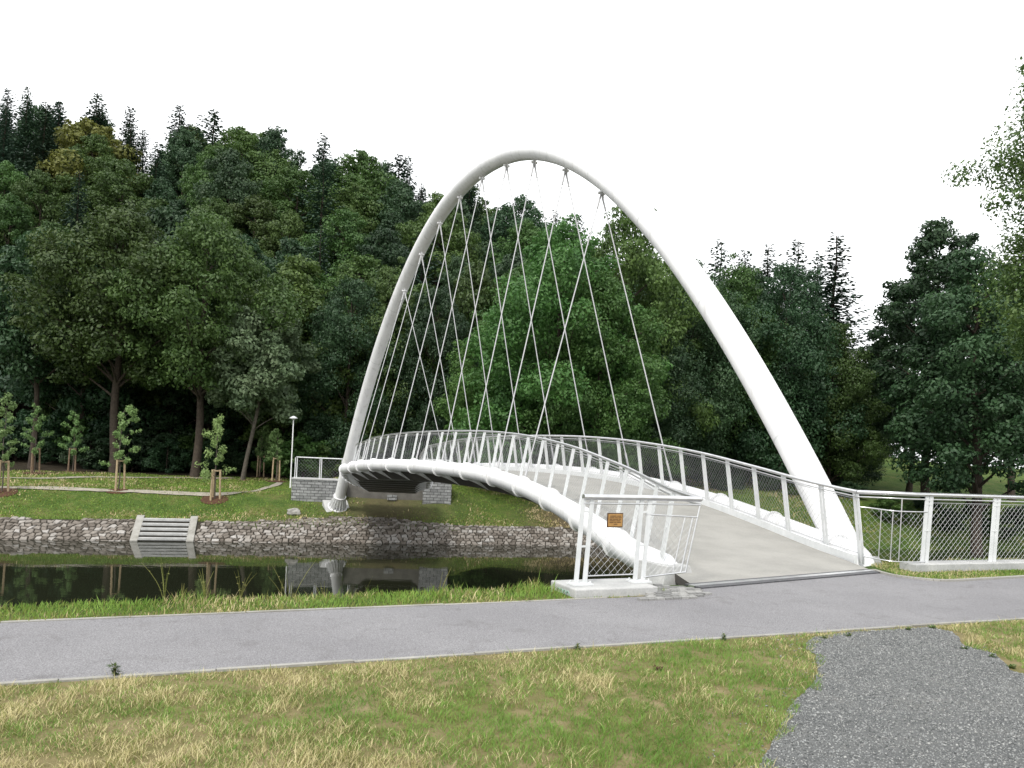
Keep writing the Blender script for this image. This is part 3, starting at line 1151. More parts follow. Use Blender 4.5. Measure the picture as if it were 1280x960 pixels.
# ---- railings
def net(mb, quad, pitch, r, ns=None):
    """diagonal cable net in the skew panel a(bottom left) b(bottom right) c(top right) d(top left)"""
    a, b, c, d = map(Vector, quad)
    W = ((b - a).length + (c - d).length) / 2
    Hh = ((d - a).length + (c - b).length) / 2

    def P(x, y):
        s, t = x / W, y / Hh
        return (a * (1 - s) + b * s) * (1 - t) + (d * (1 - s) + c * s) * t

    k = 1.0
    for sgn in (1, -1):
        x0 = -Hh / k if sgn > 0 else 0.0
        x = x0 + pitch / 2
        xe = W if sgn > 0 else W + Hh / k
        while x < xe:
            # line from (x, 0) going up with slope sgn*k
            y0, y1 = 0.0, Hh
            xa, xb = x, x + sgn * Hh / k
            pa, pb = [xa, y0], [xb, y1]
            lo, hi = 0.0, 1.0
            dx = xb - xa
            t0, t1 = sorted(((0 - xa) / dx, (W - xa) / dx))
            lo, hi = max(lo, t0), min(hi, t1)
            if hi - lo > 0.01:
                mb.tube([P(xa + dx * lo, Hh * lo), P(xa + dx * hi, Hh * hi)], r, 3, cap=False, smooth=False)
            x += pitch


def twin_post(mb, p, q, along, gap, w, t):
    al = Vector(along).normalized()
    for sgn in (-1, 1):
        mb.bar(Vector(p) + al * gap * sgn, Vector(q) + al * gap * sgn, al, w, t)


RH = 1.13
for side in (-1, 1):
    s_end = 13.5 if side < 0 else 12.45
    tgt = at(876, 624, 10.2) if side < 0 else at(1072, 615, 13.0)
    delta = tgt - deck_pt(s_end, side * (RO - 0.20), RH)
    posts = list(np.arange(-5.0, 12.4, 0.5)) + ([12.5, 13.0] if side < 0 else [12.42])
    rb = MB()
    ss = np.linspace(-5.4, s_end, 130)
    top_pts = []

    def flare(s):
        return delta * float(sstep(11.4, s_end, s))

    for s in ss:
        top_pts.append(deck_pt(s, side * (RO - 0.20), RH) + flare(s))
    rb.tube(top_pts, 0.030, 10)
    # slimmer carrier rail below the handrail
    rb.tube([p + Vector((0, 0, -0.075)) for p in top_pts], 0.013, 6)
    rail = rb.build('railing', M['steel'], bridge)
    if side < 0:
        left_corner_top = top_pts[-1].copy()
    else:
        right_corner_top = top_pts[-1].copy()
    prev = None
    for s in posts:
        d = deck_dir(s)
        b = deck_pt(s, side * RO, 0.0) + flare(s) * 0.9
        t = deck_pt(s, side * (RO - 0.19), RH - 0.03) + flare(s)
        pb = MB()
        twin_post(pb, b - Vector((0, 0, 0.05)), t, d, 0.045, 0.030, 0.008)
        mid = b.lerp(t, 0.5)
        for f in (0.2, 0.55, 0.92):
            m_ = b.lerp(t, f)
            pb.box(m_, d * 0.03, d.cross(Vector((0, 0, 1))) * 0.006, Vector((0, 0, 0.014)))
        pb.build('rail_post', M['post'], rail)
        b2 = b.lerp(t, 0.10)
        t2 = b.lerp(t, 0.925)
        if prev is not None:
            nb = MB()
            e = d * 0.075
            near = s > 6
            net(nb, (prev[0] + e, b2 - e, t2 - e, prev[1] + e), 0.105 if near else 0.16, 0.0019 if near else 0.0024)
            nb.tube([prev[0] + e, b2 - e], 0.005, 4)
            nb.tube([prev[1] + e, t2 - e], 0.005, 4)
            nb.build('mesh_panel', M['net'], rail)
        prev = (b2, t2)


# ------------------------------------------------------------------ near wing railings, plinths
pl = Vector((0.83, 9.05, 0))
plinth = MB()
c = pl + dirp * 0.56 + nrm * 0.31
plinth.box(c + Vector((0, 0, -0.23)), dirp * 0.56, nrm * 0.31, Vector((0, 0, 0.33)))
pt = plinth.build('concrete_plinth', M['concrete'], None, 0.015)
tag(pt, 'pale concrete plinth under the railing bay with the brown plaque', 'plinth')
# spray painted scribble on its end face
gb = MB()
fc = pl + nrm * 0.30 + Vector((0, 0, 0.0)) - dirp * 0.004
for k, (a0, a1) in enumerate(((0.6, 5.6), (0, 6.28), (0.2, 4.9), (-0.5, 3.4))):
    cc = fc + nrm * (0.10 - 0.075 * k) + Vector((0, 0, 0.0))
    pts = [cc + nrm * (-0.035 * math.cos(a)) + Vector((0, 0, 0.05 * math.sin(a))) for a in np.linspace(a0, a1, 14)]
    gb.tube(pts, 0.006, 4)
gb.build('sprayed_scribble', M['graffiti'], pt)
# sloped haunch where the tube enters the ground
hb_ = MB()
hc = Vector((tube_end_left.x + 0.16, tube_end_left.y - 0.22, 0))
hb_.poly([hc + dirp * x + nrm * y + Vector((0, 0, z)) for x, y, z in ((-0.45, -0.25, -0.3), (0.22, -0.25, -0.3), (0.22, 0.5, -0.3), (-0.45, 0.5, -0.3), (-0.30, -0.16, 0.14), (0.10, -0.16, 0.14), (0.10, 0.45, 0.14), (-0.35, 0.45, 0.14))],
         [(3, 2, 1, 0), (4, 5, 6, 7), (0, 1, 5, 4), (1, 2, 6, 5), (2, 3, 7, 6), (3, 0, 4, 7)])
tag(hb_.build('concrete_haunch', M['concrete'], None, 0.01), 'small sloped concrete block where the left edge tube ends', 'concrete block')

ZB = 0.10
lw = empty('wing_railing', (0.90, 9.38, ZB))
tag(lw, 'short white netted railing on the concrete plinth left of the deck', 'railing')
off = -Vector(lw.location)
p1 = Vector((0.91, 9.39, ZB))
p2 = Vector((1.66, 9.77, ZB))
pc = Vector((2.30, 10.11, ZB + 0.08))
lc = left_corner_top
top_z = H - (uv(728, 621)[1] - VH) * 9.39 / F
wd = (p2 - p1).normalized()
for p in (p1, p2):
    pb = MB()
    lean = Vector((0.045, 0.02, 0))
    twin_post(pb, p + off, p + off + Vector((0, 0, top_z - ZB - 0.02)) + lean, wd, 0.060, 0.028, 0.009)
    for f in (0.45, 0.86):
        pb.bar(p + off + lean * f + Vector((0, 0, f)) - wd * 0.06, p + off + lean * f + Vector((0, 0, f)) + wd * 0.06, Vector((0, 0, 1)), 0.012, 0.006)
    pb.box(p + off + Vector((0, 0, 0.012)), wd * 0.13, Vector((-wd.y, wd.x, 0)) * 0.09, Vector((0, 0, 0.010)))
    for sx in (-0.1, 0.1):
        for sy in (-0.06, 0.06):
            q = p + off + wd * sx + Vector((-wd.y, wd.x, 0)) * sy
            pb.tube([q + Vector((0, 0, 0.02)), q + Vector((0, 0, 0.05))], 0.012, 6)
    pb.build('rail_post', M['post'], lw)
T1 = p1 + Vector((-0.04, -0.02, top_z - ZB)) + Vector((0.03, 0.012, 0))
T2 = p2 + Vector((0.045, 0.02, top_z - ZB))
hr = MB()
hr.tube([T1 + off, T2 + off, lc + off], 0.034, 12)
hr.tube([T1 + off + Vector((0, 0, -0.075)), T2 + off + Vector((0, 0, -0.075)), lc + off + Vector((0, 0, -0.07))], 0.013, 6)
hr.build('handrail', M['steel'], lw)
br_ = MB()
ct = lc + Vector((0, 0, -0.05))
ctm = pc.lerp(ct, 0.80)
br_.tube([p2 + off + Vector((0.05, 0.02, 0.83)), ctm + off], 0.010, 6)
br_.tube([p2 + off + Vector((0.06, 0.03, 0.06)), pc + off + Vector((0, 0, 0.02))], 0.011, 6)
br_.tube([p1 + off + Vector((0.08, 0.04, 0.10)), p2 + off + Vector((-0.08, -0.04, 0.10))], 0.008, 6)
br_.build('cross_rail', M['steel'], lw)
cb_ = MB()
for dd in (0.0, 0.075, 0.2):
    sh = -wd * dd
    cb_.tube([pc + off + sh + Vector((0, 0, 0.02)), (ct if dd == 0 else ctm) + off + sh], 0.011 if dd < 0.1 else 0.008, 6)
cb_.build('corner_bar', M['steel'], lw)
nb = MB()
net(nb, (p1 + off + wd * 0.10 + Vector((0, 0, 0.10)), p2 + off - wd * 0.10 + Vector((0, 0, 0.10)), T2 + off - wd * 0.09 + Vector((0, 0, -0.13)), T1 + off + wd * 0.12 + Vector((0, 0, -0.13))), 0.105, 0.0019)
nb.build('mesh_panel', M['net'], lw)
nb = MB()
net(nb, (p2 + off + wd * 0.10 + Vector((0, 0, 0.08)), pc + off - wd * 0.03 + Vector((0, 0, 0.03)), ctm + off - wd * 0.03, p2 + off + wd * 0.13 + Vector((0, 0, 0.83))), 0.105, 0.0019)
nb.build('mesh_panel', M['net'], lw)

# plaque hung on the net
pq = at(767.5, 650, 9.55)
pq_e = empty('information_plaque', pq)
tag(pq_e, 'small brown metal plaque with lines of text hung on the netted railing', 'plaque')
fnorm = Vector((wd.y, -wd.x, 0))
mb = MB()
mb.box(Vector((0, 0, 0)) + fnorm * 0.02, wd * 0.112, fnorm * 0.006, Vector((0, 0, 0.086)))
mb.build('backing_frame', M['plaque_frame'], pq_e, 0.003)
mb = MB()
mb.box(fnorm * 0.028, wd * 0.100, fnorm * 0.004, Vector((0, 0, 0.074)))
face = mb.build('text_panel', M['plaque'], pq_e, 0.002)
mb = MB()
for r_, (z, segs) in enumerate(((0.050, (0.5, 0.3)), (0.030, (0.35, 0.2, 0.25)), (0.012, (0.2, 0.4, 0.15)), (-0.006, (0.45, 0.3)), (-0.024, (0.3, 0.15, 0.3)), (-0.046, (0.28,)))):
    x = -0.085 if len(segs) > 1 else -0.025
    for sg in segs:
        L = sg * 0.19
        mb.box(fnorm * 0.0335 + wd * (x + L / 2) + Vector((0, 0, z)), wd * L / 2, fnorm * 0.0012, Vector((0, 0, 0.0036)))
        x += L + 0.010
mb.build('text_lines', M['plaque_frame'], face)

# right wing railing on its low kerb
rwp = [at(1077, 700, 13.0), Vector((6.12, 12.72, 0.08)), Vector((6.42, 12.72, 0.08)), Vector((6.75, 12.86, 0.08)), Vector((8.20, 13.45, 0.08)), Vector((9.68, 14.05, 0.08)), Vector((11.2, 14.66, 0.08))]
rw = empty('wing_railing', rwp[3])
tag(rw, 'long white netted railing running right from the bridge end', 'railing')
off = -Vector(rw.location)
ztop = H - (uv(1150, 618)[1] - VH) * 12.86 / F
path3 = [right_corner_top] + [Vector((p.x, p.y, ztop)) for p in rwp[1:]]
sm_pts = [Vector(cat_rom([tuple(p) for p in path3], s)) for s in np.linspace(0, 6, 61)]
hr = MB()
hr.tube([p + off for p in sm_pts], 0.032, 12)
hr.tube([p + off + Vector((0, 0, -0.075)) for p in sm_pts], 0.013, 6)
hr.build('handrail', M['steel'], rw)
for p, q in ((rwp[3], rwp[4]), (rwp[4], rwp[5]), (rwp[5], rwp[6])):
    d = (q - p).normalized()
    pb = MB()
    twin_post(pb, p + off - Vector((0, 0, 0.04)), Vector((p.x + 0.05, p.y + 0.02, ztop - 0.03)) + off, d, 0.048, 0.036, 0.009)
    for f in (0.5, 0.88, 0.94):
        m_ = p + off + Vector((0.05 * f, 0.02 * f, f * (ztop - 0.1)))
        pb.bar(m_ - d * 0.07, m_ + d * 0.07, Vector((0, 0, 1)), 0.010, 0.012)
    pb.build('rail_post', M['post'], rw)
    nb = MB()
    e = d * 0.11
    net(nb, (p + off + e + Vector((0, 0, 0.07)), q + off - e + Vector((0, 0, 0.07)), Vector((q.x, q.y, ztop - 0.13)) + off - e, Vector((p.x, p.y, ztop - 0.13)) + off + e), 0.105, 0.0021)
    for zz in (0.07, ztop - 0.21):
        nb.tube([p + off + e + Vector((0, 0, zz)), q + off - e + Vector((0, 0, zz))], 0.006, 4)
    nb.build('mesh_panel', M['net'], rw)
cb_ = MB()
crv = [Vector(cat_rom([tuple(p) for p in rwp], s)) for s in np.linspace(0, 3, 16)]
cb_.tube([p + off + Vector((0.02 - 0.09 * (i == 0), 0, 0.86)) for i, p in enumerate(crv)], 0.011, 6)
cb_.tube([p + off + Vector((0.02, 0, 0.06)) for p in crv], 0.010, 6)
cb_.build('cross_rail', M['steel'], rw)
cb_ = MB()
for i in (3, 5, 7):
    cb_.tube([crv[i] + off + Vector((0.02, 0, 0.06)), crv[i] + off + Vector((0.03, 0, 0.86))], 0.008, 6)
cb_.tube([crv[7] + off + Vector((0.03, 0, 0.86)), crv[7] + off + Vector((0.03, 0, ztop - 0.15))], 0.010, 6)
cb_.build('corner_bar', M['steel'], rw)
nb = MB()
for i in range(0, 15, 5):
    j = min(i + 5, 15)
    a, b = crv[i] + off, crv[j] + off
    net(nb, (a + Vector((0, 0, 0.07)), b + Vector((0, 0, 0.07)), b + Vector((0, 0, 0.86)), a + Vector((0, 0, 0.86))), 0.105, 0.0021)
nb.build('mesh_panel', M['net'], rw)
kb = MB()
for p, q in zip(rwp[2:-1], rwp[3:]):
    d = (q - p).normalized()
    n = Vector((-d.y, d.x, 0))
    kb.box((p + q) / 2 + Vector((0, 0, -0.22)), d * ((q - p).length / 2), n * 0.16, Vector((0, 0, 0.26)))
tag(kb.build('concrete_upstand', M['concrete'], None, 0.01), 'low concrete upstand beneath the long right hand railing', 'kerb')
rb_ = MB()
hc = Vector((tube_end_right.x + 0.02, tube_end_right.y - 0.06, 0))
rb_.poly([hc + dirp * x + nrm * y + Vector((0, 0, z)) for x, y, z in ((-0.25, -0.35, -0.3), (0.42, -0.35, -0.3), (0.42, 0.4, -0.3), (-0.25, 0.4, -0.3), (-0.12, -0.2, 0.11), (0.30, -0.2, 0.11), (0.30, 0.35, 0.11), (-0.12, 0.35, 0.11))],
         [(3, 2, 1, 0), (4, 5, 6, 7), (0, 1, 5, 4), (1, 2, 6, 5), (2, 3, 7, 6), (3, 0, 4, 7)])
tag(rb_.build('concrete_haunch', M['concrete'], None, 0.01), 'small sloped concrete block where the right edge tube ends', 'concrete block')
# near abutment under the deck end
nbm = MB()
a0, a1 = deck_pt(12.6, -1.6), deck_pt(12.3, 1.6)
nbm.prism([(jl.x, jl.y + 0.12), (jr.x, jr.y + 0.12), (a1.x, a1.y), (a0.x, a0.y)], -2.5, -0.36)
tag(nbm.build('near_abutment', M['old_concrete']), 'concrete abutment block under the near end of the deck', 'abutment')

# ------------------------------------------------------------------ far abutment
fa = empty('stone_abutment', (-7.5, 47.5, -2.3))
tag(fa, 'grey coursed stone abutment carrying the far end of the bridge', 'abutment')
off = -Vector(fa.location)


def wall(name, x0, y0, x1, y1, thick, z0, z1, mat, cope=True):
    p, q = Vector((x0, y0, 0)), Vector((x1, y1, 0))
    d = (q - p).normalized()
    n = Vector((-d.y, d.x, 0))
    L = (q - p).length
    me_o = MB()
    me_o.box((0, 0, (z0 + z1) / 2), (L / 2, 0, 0), (0, thick / 2, 0), (0, 0, (z1 - z0) / 2))
    o = me_o.build(name, mat, fa, 0.02)
    c = (p + q) / 2 + n * thick / 2 + off
    o.location = c
    o.rotation_euler = (0, 0, math.atan2(d.y, d.x))
    if cope:
        cm = MB()
        cm.box((0, 0, z1 + 0.045), (L / 2 + 0.05, 0, 0), (0, thick / 2 + 0.05, 0), (0, 0, 0.042))
        cm.build('coping', M['concrete'], o, 0.01)


wall('wing_wall', -12.65, 47.0, -9.6, 47.45, 1.2, -3.4, -0.92, M['masonry'])
wall('wing_wall', -5.05, 48.2, -3.35, 48.5, 1.2, -3.4, -0.72, M['masonry'])
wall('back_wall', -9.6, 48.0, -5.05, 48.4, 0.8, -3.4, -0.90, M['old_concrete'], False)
bt = MB()
bt.box(at(490, 622, 48.1) + off, (0.28, 0.06, 0), (0, 0.02, 0), (0, 0, 0.16))
bt.build('bearing_stone', M['masonry'], fa, 0.01)
# railing on the left wing wall
fr = empty('parapet_railing', (-12.55, 47.3, -0.835))
tag(fr, 'white railing on top of the far left abutment wall', 'railing')
off = -Vector(fr.location)
q0, q1 = Vector((-12.55, 47.4, -0.835)), Vector((-9.2, 47.9, -0.835))
hr = MB()
hr.tube([q0 + off + Vector((0, 0, 1.22)), q1 + off + Vector((0, 0, 1.22))], 0.035, 8)
hr.build('handrail', M['post'], fr)
ps = [q0.lerp(q1, t) for t in (0.0, 0.42, 0.80, 1.0)]
for p in ps:
    pb = MB()
    twin_post(pb, p + off, p + off + Vector((0, 0, 1.2)), (q1 - q0).normalized(), 0.05, 0.025, 0.012)
    pb.build('rail_post', M['post'], fr)
for p, q in zip(ps[:-1], ps[1:]):
    nb = MB()
    net(nb, (p + off + Vector((0, 0, 0.06)), q + off + Vector((0, 0, 0.06)), q + off + Vector((0, 0, 1.12)), p + off + Vector((0, 0, 1.12))), 0.2, 0.003)
    nb.build('mesh_panel', M['net'], fr)
# shorter one right of the deck
fr2 = empty('parapet_railing', (-5.1, 48.5, -0.64))
tag(fr2, 'white railing on top of the far right abutment wall', 'railing')
off = -Vector(fr2.location)
q0, q1 = Vector((-5.2, 48.6, -0.64)), Vector((-3.5, 48.9, -0.64))
hr = MB()
hr.tube([q0 + off + Vector((0, 0, 1.22)), q1 + off + Vector((0, 0, 1.22))], 0.035, 8)
hr.build('handrail', M['post'], fr2)
for t in (0.0, 0.5, 1.0):
    p = q0.lerp(q1, t)
    pb = MB()
    twin_post(pb, p + off, p + off + Vector((0, 0, 1.2)), (q1 - q0).normalized(), 0.05, 0.025, 0.012)
    pb.build('rail_post', M['post'], fr2)

# lamp
lb = at(363.5, 597, 51)
lb.z = gz(lb.x, lb.y)
ltop = at(367, 520, 51).z
lamp = empty('street_lamp', lb)
tag(lamp, 'slim white lamp post with flat hood behind the far abutment', 'street lamp')
hL = ltop - lb.z
mb = MB()
mb.tube([(0, 0, -0.1), (0, 0, 1.0), (0, 0, hL - 0.25)], [0.055, 0.042, 0.034], 10)
mb.build('pole', M['white'], lamp)
mb = MB()
mb.tube([(0, 0, hL - 0.27), (0, 0, hL - 0.2), (0, 0, hL - 0.16), (0, 0, hL - 0.08), (0, 0, hL)], [0.05, 0.08, 0.27, 0.20, 0.04], 16)
mb.build('lamp_head', M['lamp_glass'], lamp)


# ------------------------------------------------------------------ trees
def leaf_quads(C, Rad, n, size, up=0.35, shell=0.55, asp=0.55):
    """n leaf faces through ellipsoid clumps: C (k,3), Rad (k,3)"""
    k = len(C)
    vol = (Rad.prod(1)) ** (2 / 3)
    idx = rng.choice(k, n, p=vol / vol.sum())
    d = rng.normal(0, 1, (n, 3))
    d /= np.linalg.norm(d, axis=1)[:, None]
    r = 1 - shell * rng.uniform(0, 1, n) ** 1.6
    r *= rng.uniform(0.9, 1.12, n)
    P = C[idx] + d * r[:, None] * Rad[idx]
    nrm_ = d + rng.normal(0, 0.55, (n, 3)) + np.array([0, 0, up])
    nrm_ /= np.linalg.norm(nrm_, axis=1)[:, None]
    t = rng.normal(0, 1, (n, 3)) + np.array([0, 0, -0.4])
    t -= nrm_ * (t * nrm_).sum(1)[:, None]
    t /= np.linalg.norm(t, axis=1)[:, None]
    b = np.cross(nrm_, t)
    s = (size * rng.uniform(0.55, 1.35, n))[:, None]
    fold = nrm_ * s * 0.12
    V = np.stack([P - t * s, P + b * s * asp + fold, P + t * s, P - b * s * asp + fold], 1)
    return V.reshape(-1, 3)


def limb(p, q, sag=0.1, n=5):
    p, q = Vector(p), Vector(q)
    L = (q - p).length
    out = []
    w = Vector((random.uniform(-1, 1), random.uniform(-1, 1), 0)) * L * 0.06
    for i in range(n + 1):
        t = i / n
        out.append(p.lerp(q, t) + Vector((0, 0, sag * L * (t * (1 - t)) * 2)) + w * math.sin(t * 3.1))
    return out


def broad_tree(height, crown_base, width, nclump, nleaf, lsize, mat, bark, trunk_r=0.3, seed=0, lean=0.0, shape=(0.42, 0.6), spray=0.35):
    """crown mesh + trunk mesh (with limbs) for one leafy tree of unit placement"""
    global rng
    rng = np.random.default_rng(100 + seed)
    random.seed(100 + seed)
    ch = height - crown_base
    R = width / 2
    C, Rd = [], []
    tb = MB()
    trunk_top = crown_base + ch * 0.8
    tx = lean * trunk_top
    kk = [Vector((tx * (z / trunk_top) + 0.12 * math.sin(z * 0.6 + seed), 0.10 * math.sin(z * 0.45 + 2 * seed), z)) for z in np.linspace(-0.3, trunk_top, 12)]
    tb.tube(kk, [trunk_r * (1.25 if i == 0 else 1) * (1 - 0.85 * i / 11) + 0.03 for i in range(12)], 9)

    def axis_at(z):
        t = np.clip(z / trunk_top, 0, 1.1)
        return Vector((tx * t, 0, z))
    for i in range(nclump):
        f = (i + random.random()) / nclump
        z = crown_base + ch * (0.04 + 0.93 * f)
        fz = (z - crown_base) / ch
        # crown profile: widest at shape[0]
        a = shape[0]
        prof = (math.sin(math.pi / 2 * min(1, fz / a + 0.25)) if fz < a else math.cos(math.pi / 2 * ((fz - a) / (1 - a)) ** 1.15))
        prof = max(prof, 0.10)
        ang = i * 2.39996 + random.uniform(-0.5, 0.5)
        rr = R * prof * (random.uniform(0.45, 0.95) if random.random() < 0.8 else random.uniform(0.9, 1.15))
        c = axis_at(z) + Vector((math.cos(ang) * rr, math.sin(ang) * rr, 0))
        rad = R * random.uniform(0.18, 0.36) * (0.55 + 0.6 * prof)
        C.append(c)
        Rd.append((rad * random.uniform(0.9, 1.3), rad * random.uniform(0.9, 1.3), rad * random.uniform(0.55, 0.85)))
        # outlying sprigs make the outline uneven
        for _ in range(3):
            dv = Vector((random.gauss(0, 1), random.gauss(0, 1), random.gauss(0.2, 0.7))).normalized()
            C.append(c + dv * rad * random.uniform(0.85, 1.15))
            s2 = rad * random.uniform(0.22, 0.45)
            Rd.append((s2 * 1.3, s2 * 1.3, s2 * 0.7))
        if i % 2 == 0:
            zb = max(crown_base * 0.8, z - rr * 0.7)
            zb = min(zb, trunk_top * 0.97)
            tb.tube(limb(axis_at(zb), c), [trunk_r * 0.32 * (1 - 0.8 * t) for t in np.linspace(0, 1, 6)], 5, cap=False)
    C, Rd = np.array([tuple(c) for c in C]), np.array(Rd)
    V = leaf_quads(C, Rd, nleaf, lsize)
    me = quads_mesh('crown', V, nleaf)
    me.materials.append(mat)
    tm = bpy.data.meshes.new('trunk')
    tm.from_pydata([tuple(v) for v in tb.v], [], tb.f)
    tm.polygons.foreach_set('use_smooth', tb.sm)
    tm.materials.append(bark)
    return me, tm, height


def spruce_tree(height, width, mat, bark, seed=0, base=0.08, nb=420, open_=0.0):
    global rng
    rng = np.random.default_rng(500 + seed)
    random.seed(500 + seed)
    tb = MB()
    tb.tube([(0.08 * math.sin(z), 0.06 * math.cos(z * 0.8), z) for z in np.linspace(-0.3, height, 12)], [0.26 * (1 - 0.93 * i / 11) + 0.012 for i in range(12)], 8)
    Q = []
    for i in range(nb):
        f = min(1.0, (i + random.random()) / nb)
        f = 1 - (1 - f) ** 0.75 if open_ == 0 else f
        z = height * (base + (1 - base) * f)
        a = i * 2.39996 + random.uniform(-0.6, 0.6)
        side_bias = 1 + 0.22 * math.sin(a + seed) * math.sin(z * 0.7 + seed * 2)
        L = (width / 2 * (1 - f) ** 0.85 * random.uniform(0.55, 1.12) + 0.22) * side_bias
        if open_ and random.random() < open_:
            L *= 0.35
        dr = Vector((math.cos(a), math.sin(a), 0))
        sd = Vector((-dr.y, dr.x, 0))
        ns = max(2, int(L / 0.22))
        droop = random.uniform(0.15, 0.45) * (1 - f)
        rise = 0.75 * f
        for j in range(ns):
            t = (j + random.random()) / ns
            c = Vector((0, 0, z)) + dr * L * t + Vector((0, 0, -droop * L * t * (1.4 - 0.6 * t) + rise * L * t))
            w = (0.14 + 0.30 * (1 - t)) * (0.6 + 0.5 * (1 - f))
            for sg in (-1, 1):
                tip = c + dr * random.uniform(0.15, 0.4) + sd * sg * w * random.uniform(0.6, 1.3) + Vector((0, 0, -random.uniform(0.0, 0.35) + 0.15 * f))
                m = (c + tip) / 2
                k = (tip - c).normalized().cross(Vector((random.gauss(0, 0.4), random.gauss(0, 0.4), 1))).normalized() * random.uniform(0.07, 0.13)
                Q += [c, m + k, tip, m - k]
    V = np.array([tuple(q) for q in Q])
    me = quads_mesh('crown', V, len(V) // 4)
    me.materials.append(mat)
    tm = bpy.data.meshes.new('trunk')
    tm.from_pydata([tuple(v) for v in tb.v], [], tb.f)
    tm.materials.append(bark)
    return me, tm, height


def plant_tree(name, proto, x, y, hgt, label, cat='tree', group=None, wide=1.0, rz=None, z=None):
    me, tm, h0 = proto
    r = empty(name, (x, y, gz(x, y) if z is None else z), random.uniform(0, 6.28) if rz is None else rz)
    s = hgt / h0
    r.scale = (s * wide, s * wide, s)
    tag(r, label, cat, group)
    for nm, m_ in (('trunk', tm), ('crown', me)):
        o = bpy.data.objects.new(nm, m_)
        COL.objects.link(o)
        o.parent = r
    return r


PR = {}
for i in range(3):
    PR['mid%d' % i] = broad_tree(20, 2.5, 11.5, 46, 36000, 0.185, M['leaf_mid'], M['bark'], 0.28, seed=i, shape=(0.4, 0.6))
for i in range(3):
    PR['dark%d' % i] = broad_tree(20, 2.0, 11, 48, 36000, 0.185, M['leaf_dark'], M['bark'], 0.28, seed=10 + i, shape=(0.38, 0.6))
PR['yellow'] = broad_tree(18, 2.5, 11, 40, 20000, 0.24, M['leaf_yellow'], M['bark'], 0.28, seed=21)
for i in range(3):
    PR['spruce%d' % i] = spruce_tree(22, 7.5, M['needle'], M['bark'], seed=i, nb=620)
PR['pine'] = spruce_tree(20, 9.5, M['needle'], M['bark'], seed=7, base=0.35, nb=240, open_=0.3)
for i in range(2):
    PR['tall%d' % i] = broad_tree(20, 7.0, 12.5, 50, 46000, 0.15, M['leaf_mid'], M['bark'], 0.36, seed=30 + i, shape=(0.35, 0.6))
PR['tall2'] = broad_tree(20, 7.5, 9.5, 40, 22000, 0.19, M['leaf_dark'], M['bark'], 0.26, seed=33, shape=(0.4, 0.6))
for i in range(2):
    PR['bright%d' % i] = broad_tree(20, 1.2, 12, 64, 64000, 0.14, M['leaf_bright'], M['bark'], 0.3, seed=40 + i, shape=(0.42, 0.6))
PR['edge'] = broad_tree(20, 1.0, 12.5, 60, 62000, 0.14, M['leaf_mid'], M['bark'], 0.3, seed=45, shape=(0.36, 0.6))
PR['edgedark'] = broad_tree(20, 0.8, 13, 60, 62000, 0.14, M['leaf_dark'], M['bark'], 0.3, seed=46, shape=(0.36, 0.6))
PR['poplar'] = broad_tree(20, 3.6, 7.2, 44, 34000, 0.135, M['leaf_dark'], M['bark'], 0.27, seed=50, shape=(0.42, 0.6))
PR['willow'] = broad_tree(20, 4.2, 9.0, 54, 50000, 0.135, M['leaf_dark'], M['bark'], 0.34, seed=51, shape=(0.4, 0.6), lean=0.06)
PR['silver'] = broad_tree(12, 4.2, 6.2, 34, 20000, 0.14, M['leaf_silver'], M['pale_bark'], 0.13, seed=55, lean=0.12)
PR['near'] = broad_tree(15, 1.9, 7.3, 190, 280000, 0.056, M['leaf_near'], M['bark'], 0.24, seed=60, shape=(0.78, 0.6))
PR['shrub'] = broad_tree(3.2, 0.1, 3.6, 22, 7000, 0.11, M['leaf_dark'], M['bark'], 0.05, seed=65)
PR['shrub2'] = broad_tree(3.0, 0.1, 3.4, 22, 7000, 0.11, M['leaf_mid'], M['bark'], 0.05, seed=66)
random.seed(11)
rng = np.random.default_rng(11)


def placed(name, proto, px, topy, d, label, wide=1.0, basepx=None, group=None, rz=None):
    q = at(basepx if basepx is not None else px, 590, d)
    top = at(px, topy, d)
    return plant_tree(name, PR[proto], q.x, d, top.z - gz(q.x, d), label, group=group, wide=wide, rz=rz)


# trees one can pick out
placed('leafy_tree', 'tall2', 46, 282, 60, 'tall slim leafy tree with thin trunk at the left wood edge', 0.9, 40)
placed('leafy_tree', 'tall0', 150, 262, 58, 'broad tall tree whose bare brown trunk stands behind the staked sapling left of the steps', 0.95, 141)
placed('leafy_tree', 'tall1', 262, 268, 58, 'broad tall tree with thick bare trunk above the riverside steps', 0.9, 245)
placed('slender_tree', 'silver', 345, 380, 57.5, 'slender leaning pale tree before the dark wood, left of the lamp', 1.0, 306, rz=0.0)
placed('leafy_tree', 'dark0', 100, 300, 66, 'dense dark tree between the two leftmost bare trunks', 1.0)
placed('leafy_tree', 'dark1', 205, 258, 68, 'bushy tree rising between the two thick bare trunks', 0.9)
placed('leafy_tree', 'mid0', 385, 335, 70, 'rounded tree above the lamp post', 0.85)
placed('leafy_tree', 'edgedark', 430, 345, 64, 'dark bushy tree left of the arch foot', 0.75)
placed('leafy_tree', 'edge', 478, 330, 66, 'mid green tree directly behind the left arch leg', 0.75)
placed('leafy_tree', 'edgedark', 535, 355, 64, 'dark tree behind the left hanger cables', 0.72)
placed('leafy_tree', 'mid1', 585, 325, 68, 'dark green tree left of the bright tree inside the arch', 0.7)
placed('leafy_tree', 'bright0', 690, 272, 53, 'large bright green tree framed by the middle of the arch', 0.95)
placed('leafy_tree', 'bright1', 612, 400, 58, 'low bright green tree at the left of the large bright one', 0.95)
placed('leafy_tree', 'edge', 775, 250, 58, 'tall airy tree with twiggy top under the right arch shoulder', 0.75)
placed('leafy_tree', 'bright1', 745, 345, 51, 'bright tree under the right hand hanger cables', 0.9)
